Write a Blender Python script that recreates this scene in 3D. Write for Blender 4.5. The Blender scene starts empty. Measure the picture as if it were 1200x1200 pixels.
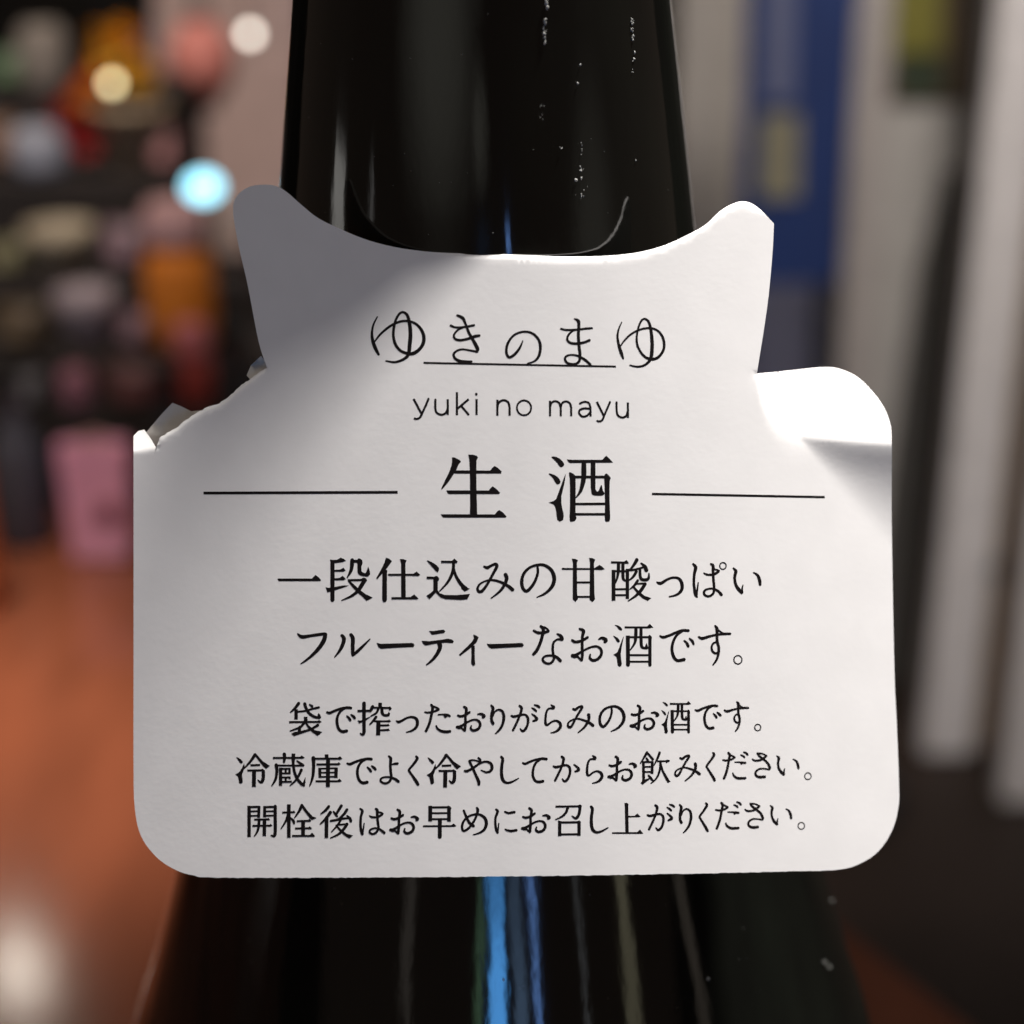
import bpy, bmesh, math, random
from mathutils import Vector, Matrix
from mathutils.geometry import delaunay_2d_cdt, tessellate_polygon

random.seed(7)
scene = bpy.context.scene
COL = scene.collection
R = math.radians

# ------------------------------------------------------------------ camera
F = 2111.0            # focal length in pixels of a 1200 px frame
D_TAG = 0.1908        # lens to tag
D_AXIS = 0.2262       # lens to bottle axis (middle of the frame)
H = 0.29              # height of the tag's middle above the table
PITCH, ROLL = R(22), R(0.84)
fwd = Vector((0, math.cos(PITCH), -math.sin(PITCH)))
r0 = Vector((1, 0, 0)); u0 = Vector((0, math.sin(PITCH), math.cos(PITCH)))
right = r0 * math.cos(ROLL) - u0 * math.sin(ROLL)
up = u0 * math.cos(ROLL) + r0 * math.sin(ROLL)
CAM = Vector((0, 0, H)) - D_AXIS * (fwd + (576.3 - 600) / F * right)

def ray(px, py):
    return fwd + (px - 600) / F * right + (600 - py) / F * up
def P(px, py, depth):
    return CAM + ray(px, py) * depth
def at(px, py, Y):                    # where a sight line meets the upright plane y = Y
    d = ray(px, py); return CAM + d * ((Y - CAM.y) / d.y)
def on(px, py, Z):                    # where a sight line meets the level plane z = Z
    d = ray(px, py); return CAM + d * ((Z - CAM.z) / d.z)

cd = bpy.data.cameras.new('camera')
cam = bpy.data.objects.new('camera', cd); COL.objects.link(cam)
m = Matrix.Identity(4)
for i in range(3):
    m[i][0] = right[i]; m[i][1] = up[i]; m[i][2] = -fwd[i]; m[i][3] = CAM[i]
cam.matrix_world = m
cd.sensor_width = 36; cd.lens = 36 * F / 1200
cd.clip_start = 0.01; cd.clip_end = 60
cd.dof.use_dof = True
cd.dof.focus_distance = 0.1925
cd.dof.aperture_fstop = 13.2
scene.camera = cam

# ------------------------------------------------------------------ light
w = bpy.data.worlds.new('World'); scene.world = w; w.use_nodes = True
bg = w.node_tree.nodes['Background']
bg.inputs[0].default_value = (1.0, 0.72, 0.56, 1); bg.inputs[1].default_value = 0.075

def area(name, loc, target, power, size, color=(1, 1, 1), size_y=None, shape='DISK'):
    l = bpy.data.lights.new(name, 'AREA'); l.energy = power; l.color = color
    l.shape = 'RECTANGLE' if size_y else shape; l.size = size
    if size_y: l.size_y = size_y
    o = bpy.data.objects.new(name, l); COL.objects.link(o)
    o.location = loc
    o.rotation_euler = (Vector(target) - Vector(loc)).to_track_quat('-Z', 'Y').to_euler()
    return o
TAGC = P(600, 560, D_TAG)
LEAN = math.atan(0.06)                # the tag follows the shoulder of the bottle
tag_n = -fwd * math.cos(LEAN) - up * math.sin(LEAN)
tag_e = up * math.cos(LEAN) - fwd * math.sin(LEAN)
Ldir = (right * 0.30 + tag_e * 0.942 + tag_n * 0.15).normalized()
sl = bpy.data.lights.new('ceiling_spot', 'SPOT'); sl.energy = 236; sl.spot_size = R(13); sl.spot_blend = 0.35
sl.shadow_soft_size = 0.038; sl.color = (1.0, 0.96, 0.92)
so_ = bpy.data.objects.new('ceiling_spot', sl); COL.objects.link(so_)
so_.location = TAGC + Ldir * 1.2; so_.rotation_euler = Ldir.to_track_quat('Z', 'Y').to_euler()
area('overhead_fill', (0.1, -0.4, 2.0), (0, 0, 0.3), 5.0, 1.0, (1.0, 0.93, 0.85), 1.0)  # unseen overhead lamp added as fill for the tag and its rims
ss = bpy.data.lights.new('shelf_fill', 'SPOT'); ss.energy = 66; ss.spot_size = R(36); ss.spot_blend = 0.6; ss.shadow_soft_size = 0.15; ss.color = (1.0, 0.86, 0.76)  # unseen spot added to light the steps, cone kept off the near table
sso = bpy.data.objects.new('shelf_fill', ss); COL.objects.link(sso)
sso.location = (-0.35, 0.42, 1.35); sso.rotation_euler = (sso.location - Vector((-0.26, 1.2, 0.15))).to_track_quat('Z', 'Y').to_euler()
tsp = bpy.data.lights.new('table_spot', 'SPOT'); tsp.energy = 230; tsp.spot_size = R(14); tsp.spot_blend = 1.0; tsp.shadow_soft_size = 0.12; tsp.color = (1.0, 0.84, 0.68)
tso = bpy.data.objects.new('table_spot', tsp); COL.objects.link(tso)
tgt_ = on(60, 840, 0); tso.location = tgt_ + Vector((-0.1, -0.15, 1.5)); tso.rotation_euler = (tso.location - tgt_).to_track_quat('Z', 'Y').to_euler()
hit_ = on(22, 1138, 0); hd_ = (hit_ - CAM).normalized(); hd_.z = -hd_.z
rl = bpy.data.lights.new('counter_lamp', 'POINT'); rl.energy = 1.0; rl.shadow_soft_size = 0.028; rl.color = (1.0, 0.93, 0.80)
rlo = bpy.data.objects.new('counter_lamp', rl); COL.objects.link(rlo); rlo.location = hit_ + hd_ * 1.6
rs = bpy.data.lights.new('board_fill', 'SPOT'); rs.energy = 125; rs.spot_size = R(58); rs.spot_blend = 0.5; rs.shadow_soft_size = 0.25; rs.color = (1.0, 0.94, 0.87)  # unseen spot added to brighten the boards, aimed clear of the table
rso = bpy.data.objects.new('board_fill', rs); COL.objects.link(rso)
rso.location = (0.50, 0.35, 1.4); rso.rotation_euler = (rso.location - Vector((0.85, 1.9, 0.15))).to_track_quat('Z', 'Y').to_euler()

scene.view_settings.view_transform = 'Standard'
scene.view_settings.look = 'None'
scene.view_settings.exposure = 0
scene.view_settings.gamma = 1
scene.view_settings.use_curve_mapping = False
scene.render.engine = 'CYCLES'
scene.cycles.use_denoising = True

# unseen lamps added as stand-ins for lit displays the glass mirrors (azimuth, elevations seen from the bottle)
def strip(name, az, e0, e1, dist, width, radiance, color, z=H - 0.03):
    c = Vector((0, 0, z))
    def q(e): return c + Vector((math.sin(az) * math.cos(e), -math.cos(az) * math.cos(e), math.sin(e))) * dist
    a, b = q(e0), q(e1); mid = (a + b) / 2
    L = (a - b).length
    l = bpy.data.lights.new(name, 'AREA'); l.shape = 'RECTANGLE'; l.size = width; l.size_y = L
    l.energy = radiance * math.pi * width * L; l.color = color
    o = bpy.data.objects.new(name, l); COL.objects.link(o)
    zax = (mid - c).normalized(); yax = (b - a).normalized(); xax = yax.cross(zax)
    mm = Matrix.Identity(4)
    for i in range(3):
        mm[i][0] = xax[i]; mm[i][1] = yax[i]; mm[i][2] = zax[i]; mm[i][3] = mid[i]
    o.matrix_world = mm
    return l
def soften(l):
    l.use_nodes = True; nt = l.node_tree; em = nt.nodes['Emission']
    g = nt.nodes.new('ShaderNodeNewGeometry'); sb = nt.nodes.new('ShaderNodeVectorMath'); sb.operation = 'SUBTRACT'; sb.inputs[1].default_value = (0.5, 0.5, 0)
    mk = nt.nodes.new('ShaderNodeVectorMath'); mk.operation = 'MULTIPLY'; mk.inputs[1].default_value = (2, 2, 0)
    ln = nt.nodes.new('ShaderNodeVectorMath'); ln.operation = 'LENGTH'
    mr = nt.nodes.new('ShaderNodeMapRange'); mr.interpolation_type = 'SMOOTHERSTEP'
    mr.inputs['From Min'].default_value = 0; mr.inputs['From Max'].default_value = 1; mr.inputs['To Min'].default_value = 1; mr.inputs['To Max'].default_value = 0
    nt.links.new(g.outputs['Parametric'], sb.inputs[0]); nt.links.new(sb.outputs[0], mk.inputs[0]); nt.links.new(mk.outputs[0], ln.inputs[0])
    nt.links.new(ln.outputs['Value'], mr.inputs['Value']); nt.links.new(mr.outputs[0], em.inputs['Strength'])
for az_, e0_, e1_, wd_, r_ in ((-26, -2, 19, 66, 0.40), (-2, 2, 9, 16, 0.35), (60, -8, 8, 40, 0.20)):
    soften(strip('glass_sheen', R(az_), R(e0_), R(e1_), 3.0, 3.0 * R(wd_), r_, (1.0, 1.0, 0.86), 0.30))  # unseen soft lamps added for a faint sheen on the glass
for nm, az, e0, e1, wdeg, rad_, colr in (
    ('green_streak', -6.5, -10.5, -5.0, 2.4, 1.5, (0.45, 0.9, 0.5)),
    ('blue_streak', -0.9, -12, -0.5, 4.6, 11, (0.10, 0.42, 1.0)),
    ('blue_streak', 6.5, -12, -1, 4.5, 1.9, (0.35, 0.6, 1.0)),
    ('blue_streak', 12.0, -12, 1.3, 2.0, 8, (0.2, 0.42, 1.0)),
    ('pale_streak', 27, -14, -2, 1.2, 0.8, (0.9, 0.95, 1.0)),
    ('beige_streak', 42, -14, -3, 4.5, 1.0, (1.0, 0.93, 0.62)),
    ('beige_streak', 66, -15, -3, 3.5, 0.4, (1.0, 0.85, 0.7)),
    ('beige_streak', -28, -14, -3, 3.0, 0.3, (1.0, 0.9, 0.8)),
    ('pale_streak', -88, -24, -10, 5.0, 0.55, (0.95, 1.0, 0.95)),
    ('pale_streak', -86, -5, 0.5, 7.0, 2.0, (1.0, 0.97, 0.92)),
    ('pale_streak', -64, -3.5, 1.8, 3.0, 1.3, (1.0, 0.98, 0.96))):
    cuts = 1 if 'dim' in nm else 4             # split into uneven pieces, each a little off, to roughen the mirrored streak
    for k in range(cuts):
        a0 = e0 + (e1 - e0) * k / cuts; a1 = e0 + (e1 - e0) * (k + 1) / cuts
        j = 0 if cuts == 1 else 1
        strip(nm, R(az + j * random.gauss(0, 0.25 * wdeg ** 0.5)), R(a0), R(a1), 3.0, 3.0 * R(wdeg * (1 + j * random.uniform(-0.35, 0.3))), rad_ * (1 + j * random.uniform(-0.45, 0.35)), colr, 0.30)

# ------------------------------------------------------------------ materials
def mat(name, color, rough=0.6, spec=0.5, metal=0.0, noise=None, bump=None, emit=None, coat=0.0, trans=0.0):
    m = bpy.data.materials.new(name); m.use_nodes = True
    nt = m.node_tree; b = nt.nodes['Principled BSDF']
    b.inputs['Base Color'].default_value = (*color, 1)
    b.inputs['Roughness'].default_value = rough
    b.inputs['Specular IOR Level'].default_value = spec
    b.inputs['Metallic'].default_value = metal
    b.inputs['Coat Weight'].default_value = coat
    tc = nt.nodes.new('ShaderNodeTexCoord')
    if noise:                                   # (scale, amount, stretch)
        sc, amt, st = noise
        mp = nt.nodes.new('ShaderNodeMapping'); mp.inputs['Scale'].default_value = st
        n = nt.nodes.new('ShaderNodeTexNoise'); n.inputs['Scale'].default_value = sc; n.inputs['Detail'].default_value = 6
        rmp = nt.nodes.new('ShaderNodeValToRGB')
        rmp.color_ramp.elements[0].position = 0.3; rmp.color_ramp.elements[1].position = 0.7
        rmp.color_ramp.elements[0].color = (*[c * (1 - amt) for c in color], 1)
        rmp.color_ramp.elements[1].color = (*[min(1, c * (1 + amt)) for c in color], 1)
        nt.links.new(tc.outputs['Object'], mp.inputs[0]); nt.links.new(mp.outputs[0], n.inputs['Vector'])
        nt.links.new(n.outputs['Fac'], rmp.inputs[0]); nt.links.new(rmp.outputs[0], b.inputs['Base Color'])
    if bump:
        sc, st, dist = bump
        n2 = nt.nodes.new('ShaderNodeTexNoise'); n2.inputs['Scale'].default_value = sc; n2.inputs['Detail'].default_value = 8
        bp = nt.nodes.new('ShaderNodeBump'); bp.inputs['Strength'].default_value = st; bp.inputs['Distance'].default_value = dist
        nt.links.new(tc.outputs['Object'], n2.inputs['Vector']); nt.links.new(n2.outputs['Fac'], bp.inputs['Height'])
        nt.links.new(bp.outputs[0], b.inputs['Normal'])
    if emit:
        b.inputs['Emission Color'].default_value = (*emit[0], 1); b.inputs['Emission Strength'].default_value = emit[1]
    return m

M_paper = mat('tag_paper', (0.79, 0.776, 0.765), 0.62, 0.3, noise=(220, 0.022, (1, 1, 1)), bump=(1600, 0.035, 0.0002))
M_back = mat('tag_back', (0.6, 0.59, 0.57), 0.8, 0.2, noise=(200, 0.05, (1, 1, 1)))
M_ink = mat('black_ink', (0.006, 0.004, 0.004), 0.6, 0.12, noise=(400, 0.2, (1, 1, 1)))

def glass_mat():
    m = bpy.data.materials.new('dark_bottle_glass'); m.use_nodes = True
    nt = m.node_tree; b = nt.nodes['Principled BSDF']; L = nt.links
    b.inputs['IOR'].default_value = 1.5
    tc = nt.nodes.new('ShaderNodeTexCoord')
    mp = nt.nodes.new('ShaderNodeMapping'); mp.inputs['Scale'].default_value = (1, 1, 0.12)
    n = nt.nodes.new('ShaderNodeTexNoise'); n.inputs['Scale'].default_value = 90; n.inputs['Detail'].default_value = 5
    L.new(tc.outputs['Object'], mp.inputs[0]); L.new(mp.outputs[0], n.inputs['Vector'])
    rc = nt.nodes.new('ShaderNodeValToRGB')
    rc.color_ramp.elements[0].position = 0.35; rc.color_ramp.elements[0].color = (0.0035, 0.0035, 0.003, 1)
    rc.color_ramp.elements[1].position = 0.75; rc.color_ramp.elements[1].color = (0.0060, 0.0068, 0.0052, 1)
    L.new(n.outputs['Fac'], rc.inputs[0]); L.new(rc.outputs[0], b.inputs['Base Color'])
    rr = nt.nodes.new('ShaderNodeMapRange'); rr.inputs['To Min'].default_value = 0.03; rr.inputs['To Max'].default_value = 0.10
    L.new(n.outputs['Fac'], rr.inputs[0]); L.new(rr.outputs[0], b.inputs['Roughness'])
    # slow waves of moulded glass, long up and down
    mp2 = nt.nodes.new('ShaderNodeMapping'); mp2.inputs['Scale'].default_value = (1, 1, 0.18)
    n2 = nt.nodes.new('ShaderNodeTexNoise'); n2.inputs['Scale'].default_value = 55; n2.inputs['Detail'].default_value = 2
    bp = nt.nodes.new('ShaderNodeBump'); bp.inputs['Strength'].default_value = 0.25; bp.inputs['Distance'].default_value = 0.0012
    mp3 = nt.nodes.new('ShaderNodeMapping'); mp3.inputs['Scale'].default_value = (1, 1, 0.22)
    n3 = nt.nodes.new('ShaderNodeTexNoise'); n3.inputs['Scale'].default_value = 420; n3.inputs['Detail'].default_value = 3
    b3 = nt.nodes.new('ShaderNodeBump'); b3.inputs['Strength'].default_value = 0.07; b3.inputs['Distance'].default_value = 0.0003
    L.new(tc.outputs['Object'], mp3.inputs[0]); L.new(mp3.outputs[0], n3.inputs['Vector']); L.new(n3.outputs['Fac'], b3.inputs['Height']); L.new(b3.outputs[0], bp.inputs['Normal'])
    L.new(tc.outputs['Object'], mp2.inputs[0]); L.new(mp2.outputs[0], n2.inputs['Vector'])
    L.new(n2.outputs['Fac'], bp.inputs['Height']); L.new(bp.outputs[0], b.inputs['Normal'])
    return m
M_glass = glass_mat()
M_wood = mat('red_brown_wood', (0.20, 0.064, 0.034), 0.135, 0.5, noise=(11, 0.6, (1, 0.25, 1)))
M_floor = mat('dark_floor', (0.030, 0.020, 0.016), 0.6, 0.3, noise=(4, 0.3, (1, 1, 1)))
M_wall = mat('dark_wall', (0.055, 0.052, 0.047), 0.8, noise=(2, 0.5, (1, 1, 1)))
M_tier = mat('black_cloth', (0.020, 0.015, 0.014), 0.9, noise=(8, 0.4, (1, 1, 1)))

# ------------------------------------------------------------------ building helpers
def link(name, verts, faces, material, parent=None, smooth=True, origin=Vector((0, 0, 0))):
    me = bpy.data.meshes.new(name)
    me.from_pydata([Vector(v) - origin for v in verts], [], faces); me.validate()
    me.materials.append(material)
    if smooth:
        for p in me.polygons: p.use_smooth = True
    o = bpy.data.objects.new(name, me); COL.objects.link(o)
    if parent: o.parent = parent
    else: o.location = origin
    return o
def empty(name, loc, label, cat, group=None):
    o = bpy.data.objects.new(name, None); COL.objects.link(o); o.location = loc
    o.empty_display_size = 0.02
    return tag(o, label, cat, group)
def tag(o, label, cat, group=None):
    o['label'] = label; o['category'] = cat
    if group: o['group'] = group
    return o
def lathe(name, prof, material, parent=None, seg=48, center=Vector((0, 0, 0)), origin=Vector((0, 0, 0)), smooth=True, cap=True, jit=0):
    V, Fc = [], []
    for r, z in prof:
        for i in range(seg):
            a = 2 * math.pi * i / seg
            rr = r * (1 + jit * math.sin(9 * a))
            V.append(Vector((center.x + rr * math.cos(a), center.y + rr * math.sin(a), center.z + z)))
    for j in range(len(prof) - 1):
        for i in range(seg):
            k = (i + 1) % seg
            Fc.append((j * seg + i, j * seg + k, (j + 1) * seg + k, (j + 1) * seg + i))
    if cap:
        Fc.append(tuple(range(seg - 1, -1, -1)))
        Fc.append(tuple((len(prof) - 1) * seg + i for i in range(seg)))
    return link(name, V, Fc, material, parent, smooth, origin)
def box(name, lo, hi, material, parent=None, origin=Vector((0, 0, 0)), bevel=0.003, shear=0.0):
    bm = bmesh.new()
    bmesh.ops.create_cube(bm, size=1)
    for v in bm.verts:
        for i in range(3): v.co[i] = lo[i] + (v.co[i] + 0.5) * (hi[i] - lo[i])
    if bevel: bmesh.ops.bevel(bm, geom=bm.edges[:], offset=bevel, segments=2, affect='EDGES')
    for v in bm.verts:
        v.co.x += shear * (v.co.z - lo[2]); v.co -= origin
    me = bpy.data.meshes.new(name); bm.to_mesh(me); bm.free(); me.materials.append(material)
    o = bpy.data.objects.new(name, me); COL.objects.link(o)
    if parent: o.parent = parent
    else: o.location = origin
    return o
def interp(x, pts):
    if x <= pts[0][0]: return pts[0][1]
    for (a, b), (c, d) in zip(pts, pts[1:]):
        if x <= c: return b + (d - b) * (x - a) / (c - a)
    return pts[-1][1]
def catmull(pts, n=6, closed=False):
    out = []; N = len(pts)
    rng = N if closed else N - 1
    for i in range(rng):
        if closed: p = [pts[(i + k) % N] for k in (-1, 0, 1, 2)]
        else: p = [pts[max(0, i - 1)], pts[i], pts[i + 1], pts[min(N - 1, i + 2)]]
        for s in range(n):
            t = s / n
            out.append(tuple(0.5 * (2 * p[1][k] + (p[2][k] - p[0][k]) * t + (2 * p[0][k] - 5 * p[1][k] + 4 * p[2][k] - p[3][k]) * t * t
                       + (3 * p[1][k] - p[0][k] - 3 * p[2][k] + p[3][k]) * t ** 3) for k in range(len(p[1]))))
    if not closed: out.append(tuple(pts[-1]))
    return out

# ------------------------------------------------------------------ setting
FLOOR_Z = -0.72
link('floor', [(-6, -3, FLOOR_Z), (6, -3, FLOOR_Z), (6, 6, FLOOR_Z), (-6, 6, FLOOR_Z)], [(0, 1, 2, 3)], M_floor)['kind'] = 'structure'
tag(box('wall', (-5, 3.6, FLOOR_Z), (5, 3.8, 2.2), M_wall, origin=Vector((0, 3.6, FLOOR_Z)), bevel=0),
    'dim dark grey wall at the back of the shop', 'wall')

# the table under the bottle, its right edge running off behind it
A = on(990, 1090, 0); B = on(1130, 1200, 0)
dirn = (A - B).normalized()
back = A + dirn * ((1.42 - A.y) / dirn.y); front = B - dirn * ((B.y + 0.35) / dirn.y)
top = [Vector((-1.3, -0.35, 0)), Vector((front.x, -0.35, 0)), Vector((back.x, 1.42, 0)), Vector((-1.3, 1.42, 0))]
tb = empty('table', (0, 0.4, FLOOR_Z), 'glossy red brown wooden table the dark bottle stands on', 'table')
o_ = tb.location.copy()
link('tabletop', [v for v in top] + [v - Vector((0, 0, 0.035)) for v in top],
     [(0, 1, 2, 3), (7, 6, 5, 4), (0, 4, 5, 1), (1, 5, 6, 2), (2, 6, 7, 3), (3, 7, 4, 0)], M_wood, tb, False, o_)
for x, y in ((-1.2, -0.25), (front.x - 0.15, -0.25), (back.x - 0.12, 1.34), (-1.2, 1.34)):
    box('leg', (x - 0.03, y - 0.03, FLOOR_Z), (x + 0.03, y + 0.03, -0.035), M_wood, tb, o_)

# ------------------------------------------------------------------ the bottle
bt = empty('sake_bottle', (0, 0, 0), 'big dark glass bottle with a wide sloping shoulder behind the white tag', 'bottle')
def sil(y, half):                      # silhouette half width in the picture -> (radius, height)
    v = (600 - y) / F
    t = v * D_AXIS / (math.cos(PITCH) + v * math.sin(PITCH)); z = D_AXIS - t * math.sin(PITCH)
    # distance in the plane that holds the sight line and is square to the axis
    hor = math.hypot(half / F, 1) 
    return (half / F * z / math.sqrt(1 + (half / F) ** 2), H + t)
meas = [sil(*q) for q in ((1200, 438), (1110, 412), (1020, 387), (900, 356), (780, 328), (640, 298), (500, 275), (380, 258.5), (263, 246), (183, 239), (83, 230), (0, 222.5))]
zb, rb = meas[0][1], meas[0][0]
prof = [(0.001, 0.004), (0.040, 0.003), (0.046, 0.0), (0.0515, 0.003), (0.0535, 0.009), (0.0535, 0.08), (0.0535, zb - 0.062), (0.0532, zb - 0.045), (0.0522, zb - 0.028), (0.0500, zb - 0.012)]
prof += meas
zt, rt = meas[-1][1], meas[-1][0]
prof += [(rt - 0.0007, zt + 0.006), (rt - 0.0012, zt + 0.012), (rt - 0.0018, zt + 0.0175), (rt - 0.0024, zt + 0.0195), (rt - 0.0024, zt + 0.0205), (rt - 0.0024, zt + 0.0215), (rt - 0.0030, zt + 0.0222), (0.012, zt + 0.0225), (0.001, zt + 0.023)]  # neck above the frame, height and width shaped for its shadow on the tag
pp = prof[:6] + catmull(prof[5:-9], 8)[1:] + prof[-9:]
lathe('glass_body', pp, M_glass, bt, 256)
M_cap = mat('bottle_cap', (0.05, 0.05, 0.06), 0.35, metal=0.6, noise=(60, 0.1, (1, 1, 1)))
lathe('cap', [(rt - 0.0040, zt + 0.0224), (rt - 0.0032, zt + 0.023), (rt - 0.0032, zt + 0.029), (rt - 0.0046, zt + 0.031), (0.001, zt + 0.0315)], M_cap, bt, 64, jit=0.012)  # unseen cap, sized for the shadow it throws on the tag
def rad(z):
    zs = [(p[1], p[0]) for p in pp[6:]]; return interp(z, zs)
def glass_point(px, py, lift=0.0001):  # where a sight line meets the glass
    d = ray(px, py); t = 0.15
    for _ in range(400):
        p = CAM + d * t
        e = math.hypot(p.x, p.y) - rad(p.z)
        if e < lift: break
        t += max(e * 0.5, 0.00002)
    return CAM + d * t
# specks, scratches and dried drips on the glass
V, Fc = [], []
def speck(px, py, w_, h_):
    n = 8; c0 = len(V); c = glass_point(px, py)
    out = Vector((c.x, c.y, 0)).normalized(); s = Vector((-out.y, out.x, 0)); k = D_AXIS / F
    V.append(c + out * 0.00018 * min(1, w_ / 3))
    for i in range(n):
        a = 2 * math.pi * i / n; q = random.uniform(0.6, 1.2)
        V.append(c + s * math.cos(a) * w_ * k / 2 * q + Vector((0, 0, 1)) * math.sin(a) * h_ * k / 2 * q)
    for i in range(n): Fc.append((c0, c0 + 1 + i, c0 + 1 + (i + 1) % n))
for (x, y0, y1, n, wd) in ((640, 2, 14, 5, 3), (638, 20, 52, 14, 2.6), (741, 22, 70, 16, 2.6), (741, 70, 86, 4, 1.2), (681, 165, 200, 7, 1.4), (681, 198, 232, 9, 2.0), (634, 118, 140, 5, 1.2), (658, 170, 176, 2, 1.2)):
    for i in range(n):
        y = random.uniform(y0, y1); speck(x + random.gauss(0, 1.1) + (y - y0) * 0.03, y, wd * random.uniform(0.4, 1.1), wd * random.uniform(0.8, 2.0))
for q in ((680, 76, 3, 3), (677, 98, 3.4, 3.4), (675, 211, 4, 4.5), (658, 174, 2, 2), (590, 1148, 2, 5), (975, 1055, 6, 3), (966, 1127, 5, 2), (972, 1133, 4, 2), (830, 1147, 4, 4), (745, 188, 2, 2)): speck(*q)
for i in range(0): speck(769 - i * 1.5, 254 + i * 2.6, 1.6, 3.2)
for i in range(26):
    speck(random.uniform(360, 790), random.uniform(0, 280), random.uniform(0.5, 1.0), random.uniform(0.5, 1.2))
    speck(random.uniform(220, 960), random.uniform(1035, 1195), random.uniform(0.5, 1.0), random.uniform(0.5, 1.2))
M_speck = mat('dried_drips', (0.36, 0.36, 0.34), 0.3, 0.6, noise=(500, 0.3, (1, 1, 1)))
link('dried_drips', V, Fc, M_speck, bt)['kind'] = 'stuff'

# ------------------------------------------------------------------ the tag
def softplus(q, w_): return w_ * math.log1p(math.exp(max(-30, min(30, q / w_)))) if q / w_ < 30 else q
SHOULDER = [(880, 425), (888, 438), (893, 462), (900, 482), (912, 500), (930, 510), (950, 514), (1000, 518), (1048, 521)]
MM = 0.001
K = 0.09 * MM
NECK = [(490, 294), (527, 296.5), (590, 298), (660, 300.5), (705, 300), (743, 296.5), (777, 288), (806, 275), (827, 263), (843, 248), (858, 239), (873, 236), (888, 243), (907, 262)]
TEAR = [(184, 522), (187, 513), (196, 507), (209, 500), (215, 494), (230, 484), (243, 477), (257, 473), (268, 465), (281, 453), (296, 442), (309, 432)]
def relief(x, y):
    """how far the paper bends back from the tag's plane"""
    s = (3.6 if x < 600 else 8.5) * MM * ((x - 600) / 440) ** 2
    s += (y - 640) * K * 0.06                             # hangs a little away from the lens at the bottom
    if 500 < x < 892 and y < 320:                          # the cut edges curl back a hair
        s += 0.7 * K * softplus(interp(x, NECK) + 3.4 - y, 1.0) * min(1, (x - 500) / 50)
    if 184 < x < 310 and 425 < y < 525: s += 0.8 * K * softplus(interp(x, TEAR) + 3.5 - y, 1.0)
    if x > 880 and y > 428 and not (y < 437.5 and x < 888 + (437.5 - y) * 0.155):                                # bent shoulder
        yh = interp(x, SHOULDER); up_ = softplus(yh - y, 6.5)
        s += 0.31 * K * up_
        if x > 935:
            Lb = (x - 935) * 1.12; b = 0.135 * K * Lb
            if y >= yh: s -= b * max(0, 1 - (y - yh) / Lb) ** 2 if y < yh + Lb else 0
            else: s -= b
    if x < 183 and 490 < y < 550:                          # torn, bent corner
        s += 0.6 * K * softplus((529 - (x - 157) * 0.12) - y, 1.2)
    return s
def sheet(x, y, lift=0.0):
    return P(x, y, D_TAG + relief(x, y) - lift)

tg = empty('bottle_tag', sheet(600, 640), 'white paper tag with cat ear corners and black Japanese print on the bottle', 'tag')
TO = tg.location.copy()
segs = [
 # left ear, neckline, right ear
 [(313, 431), (303, 400), (290, 333), (279, 285), (273, 245), (279, 228), (292, 219), (306, 216.5), (322, 217.5), (336, 225), (352, 239), (372, 255), (396, 267), (427, 280), (460, 289), (493, 294), (527, 296.5), (590, 298), (660, 300.5), (705, 300), (743, 296.5), (777, 288), (806, 275), (827, 263), (843, 248), (858, 239), (873, 236), (888, 243), (907, 262)],
 [(907, 262), (905, 300), (899, 360), (887, 437.5)],
 [(887, 437.5), (910, 435.5), (933, 433), (967, 430), (987, 433), (1008, 444), (1030, 468), (1042, 492), (1045, 520), (1045, 613), (1048, 780), (1051, 850), (1053.5, 917), (1053, 945), (1046, 972), (1030, 997), (1008, 1012), (983, 1019), (933, 1021), (800, 1024), (600, 1027), (400, 1028.5), (253, 1028.5), (227, 1026), (203, 1018), (182, 1003), (165, 979), (158, 947), (156.5, 900), (156.5, 780), (156.5, 640), (156.5, 511)],
]
outline = []
for sgm in segs: outline += catmull(sgm, 5)[:-1]
torn = [(156.5, 511), (162, 505), (169, 503.5), (176, 513), (182.5, 524), (180, 533), (184, 522), (187, 513), (196, 507), (209, 500), (215, 494), (230, 484), (243, 477), (257, 473), (268, 465), (281, 453), (296, 442), (309, 432)]
tj = []
for a, b in zip(torn, torn[1:]):
    n = max(1, int(math.dist(a, b) / 3))
    for i in range(n):
        t = i / n; j = 0.35 if (a[0] > 184 and i) else 0
        tj.append((a[0] + (b[0] - a[0]) * t + random.gauss(0, j), a[1] + (b[1] - a[1]) * t + random.gauss(0, j)))
outline += tj
def dense(pl, step=7):
    o = []
    for i in range(len(pl)):
        a, b = pl[i], pl[(i + 1) % len(pl)]; n = max(1, int(math.dist(a, b) / step))
        for k in range(n): o.append((a[0] + (b[0] - a[0]) * k / n, a[1] + (b[1] - a[1]) * k / n))
    return o
outline = [(x, y + (random.uniform(-0.35, 0.35) if y > 1019 else 0)) for x, y in dense(outline, 4)]
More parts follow.
